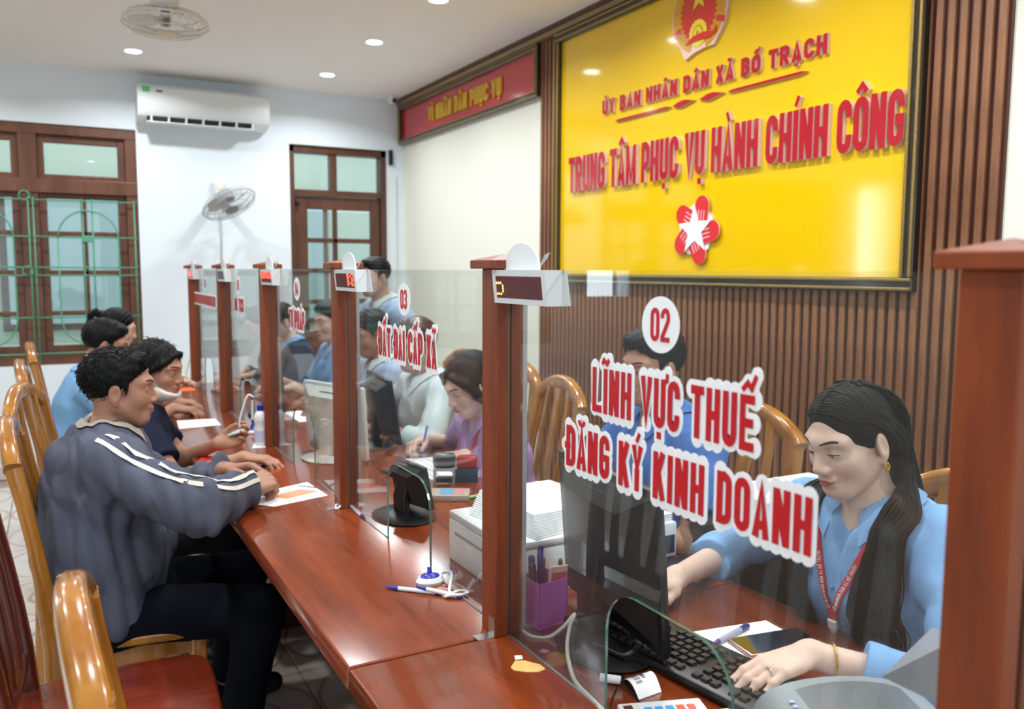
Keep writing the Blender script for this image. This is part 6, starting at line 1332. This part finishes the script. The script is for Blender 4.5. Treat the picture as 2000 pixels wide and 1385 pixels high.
mb = MB(); p = np.array(FINGERS[2][:2]); x = nrm(Wh((1, 0, 0)) - Wh((0, 0, 0))); z = nrm(Wh((0, 0, 1)) - Wh((0, 0, 0))); c = Wh((p[0], p[1] + .014, -.002)); y = nrm(Wh((0, 1, -.22)) - Wh((0, 0, 0)))
mb.tube([V(c + x * .0105 * math.cos(a) + z * .0105 * math.sin(a)) for a in np.linspace(0, 2 * PI, 21)], .0013, 6); mb.ell(tuple(c + z * .0125), (.0028, .0028, .0024), 8, 6); mb.build('ring', M_CHROME, body, 180)
bs = bvh_of(wl['shirt']); P3, u3, f3, Rt = wl['P'][3], wl['up3'], wl['f3'], wl['Rt']
v, f = ribbon_on(bs, [P3 + u3 * (-.05 - .36 * t) - Rt * .004 for t in np.linspace(0, 1, 16)], [f3] * 16, .028, .0015); pl = obj_from([(v, f, 0)], 'placket', [C_SKY], body, wl['org'])
for t in (.18, .42, .66):
    h = bs.ray_cast(V(P3 + u3 * (-.05 - .36 * t) + f3 * .3), V(-f3), .5)
    if h[0]: MB().ell(tuple(h[0] + V(f3) * .003), (.0045, .0045, .0045), 8, 6).build('button', mat('button_blue', (120, 150, 200), .3), pl, 180)
mb = MB(); nk = [P3 + u3 * (.01 - .075 * math.sin(a)) + Rt * .05 * math.cos(a) + f3 * (.052 + .035 * math.sin(a)) for a in np.linspace(0, PI, 15)]; mb.tube([V(p) for p in nk], .0008, 5); mb.build('necklace', M_GOLD, body, 180); MB().ell(tuple(nk[7] + f3 * .004), (.006, .006, .006), 10, 8).build('pendant', mat('pendant', (190, 150, 140), .2, metal=.6), body, 180)
# long hair: two curtains over the shoulders built of many locks
P2 = wl['P'][2]; sb = bs
def drape(s_, u, lat, n=16):
    """guide curve from the side of the head down over the chest; u in 0..1 across the curtain"""
    cap = lambda x, y, z: W(np.array((0, -.014, .033)) + nrm((x, y, z)) * np.array((.0822, .0970, .0868)))
    pts_ = [cap(s_ * .03, .72 - 1.15 * u, .72 + .1 * u), cap(s_ * .40, .62 - 1.05 * u, .64), cap(s_ * .80, .42 - .85 * u, .34), cap(s_ * .97, .02 - .45 * u, .12), W((s_ * .081, -.046 - .030 * max(u, 0), -.012)), W((s_ * .080, -.048 - .03 * max(u, 0), -.060)), W((s_ * .080, -.040 - .03 * max(u, 0), -.110))]; u = max(u, 0)
    for t in np.linspace(.0, 1, 9):
        lx = s_ * (.070 + .055 * u + lat * t - .018 * t); q = P3 + u3 * (.02 - (.36 if s_ < 0 else .30) * t) + (-Rt) * 0 + Rt * lx + f3 * .0
        h = sb.ray_cast(V(q + f3 * .35 + u3 * .12 * (1 - t)), V(-nrm(f3 + u3 * .35 * (1 - t))), .6)
        if h[0] is not None: pts_.append(np.array(h[0]) + f3 * (.013 + .006 * rng.random()) + u3 * .004)
    return pts_
hair_parts = []
for s_ in (-1, 1):
    mbh = MB()
    for i in range(340):
        u = rng.uniform(-.30, 1); g = drape(s_, u, rng.uniform(-.016, .016)); g = [V(p + rng.normal(size=3) * (.0008 if gi < 4 else .0022)) for gi, p in enumerate(g)]; P = smooth_path(g, 4); k = len(P)
        r_ = rng.uniform(.0014, .0028); L_ = int(k * rng.uniform(.90, 1.0)); P = P[:L_]; mbh.tube(P, [r_ * (.7 if j < 3 else 1) * (1 if j < L_ * .75 else max(.15, 1 - (j - L_ * .75) / (L_ * .25))) for j in range(L_)], 5)
    mbh.build('hair_curtain', M_HAIR, body, 180)
mbh = MB()
for i in range(160):   # the back fall
    u = rng.uniform(-1, 1); g = [W((u * .03, -.03, .117)), W((u * .062, -.080, .080)), W((u * .066, -.106, .02)), W((u * .060, -.104, -.07))] + [P3 - f3 * (.112 - .02 * abs(u)) + u3 * (-.02 - .40 * t) + Rt * u * (.056 + .015 * t) for t in np.linspace(.1, 1, 5)]
    P = smooth_path([V(p + rng.normal(size=3) * .003) for p in g], 3); k = len(P); r_ = rng.uniform(.002, .004); mbh.tube(P, [r_ * (1 if j < k * .8 else max(.15, 1 - (j - k * .8) / (k * .2))) for j in range(k)], 5)
mbh.build('hair_fall', M_HAIR, body, 180)
# the woman in lilac holds a pen
q = wp['arms']['R']['W']; c = q((.030, .070, -.035)); t = thing('pen', 'blue pen in the hand of the woman in lilac', 'pen', tuple(c)); d = V((.35, .25, .9)).normalized()
MB().tube([V(c) - d * .05, V(c) + d * .09], .0042, 8).build('barrel', mat('pen_blue', (40, 90, 200), .3), t, 40); MB().tube([V(c) - d * .065, V(c) - d * .05], [.0008, .004], 8).build('tip', M_STEEL, t, 40)
sheet('form', 'white form before the official with the tie', 'paper', [(.95, 3.75), (1.15, 3.75), (1.15, 4.05), (.95, 4.05)])
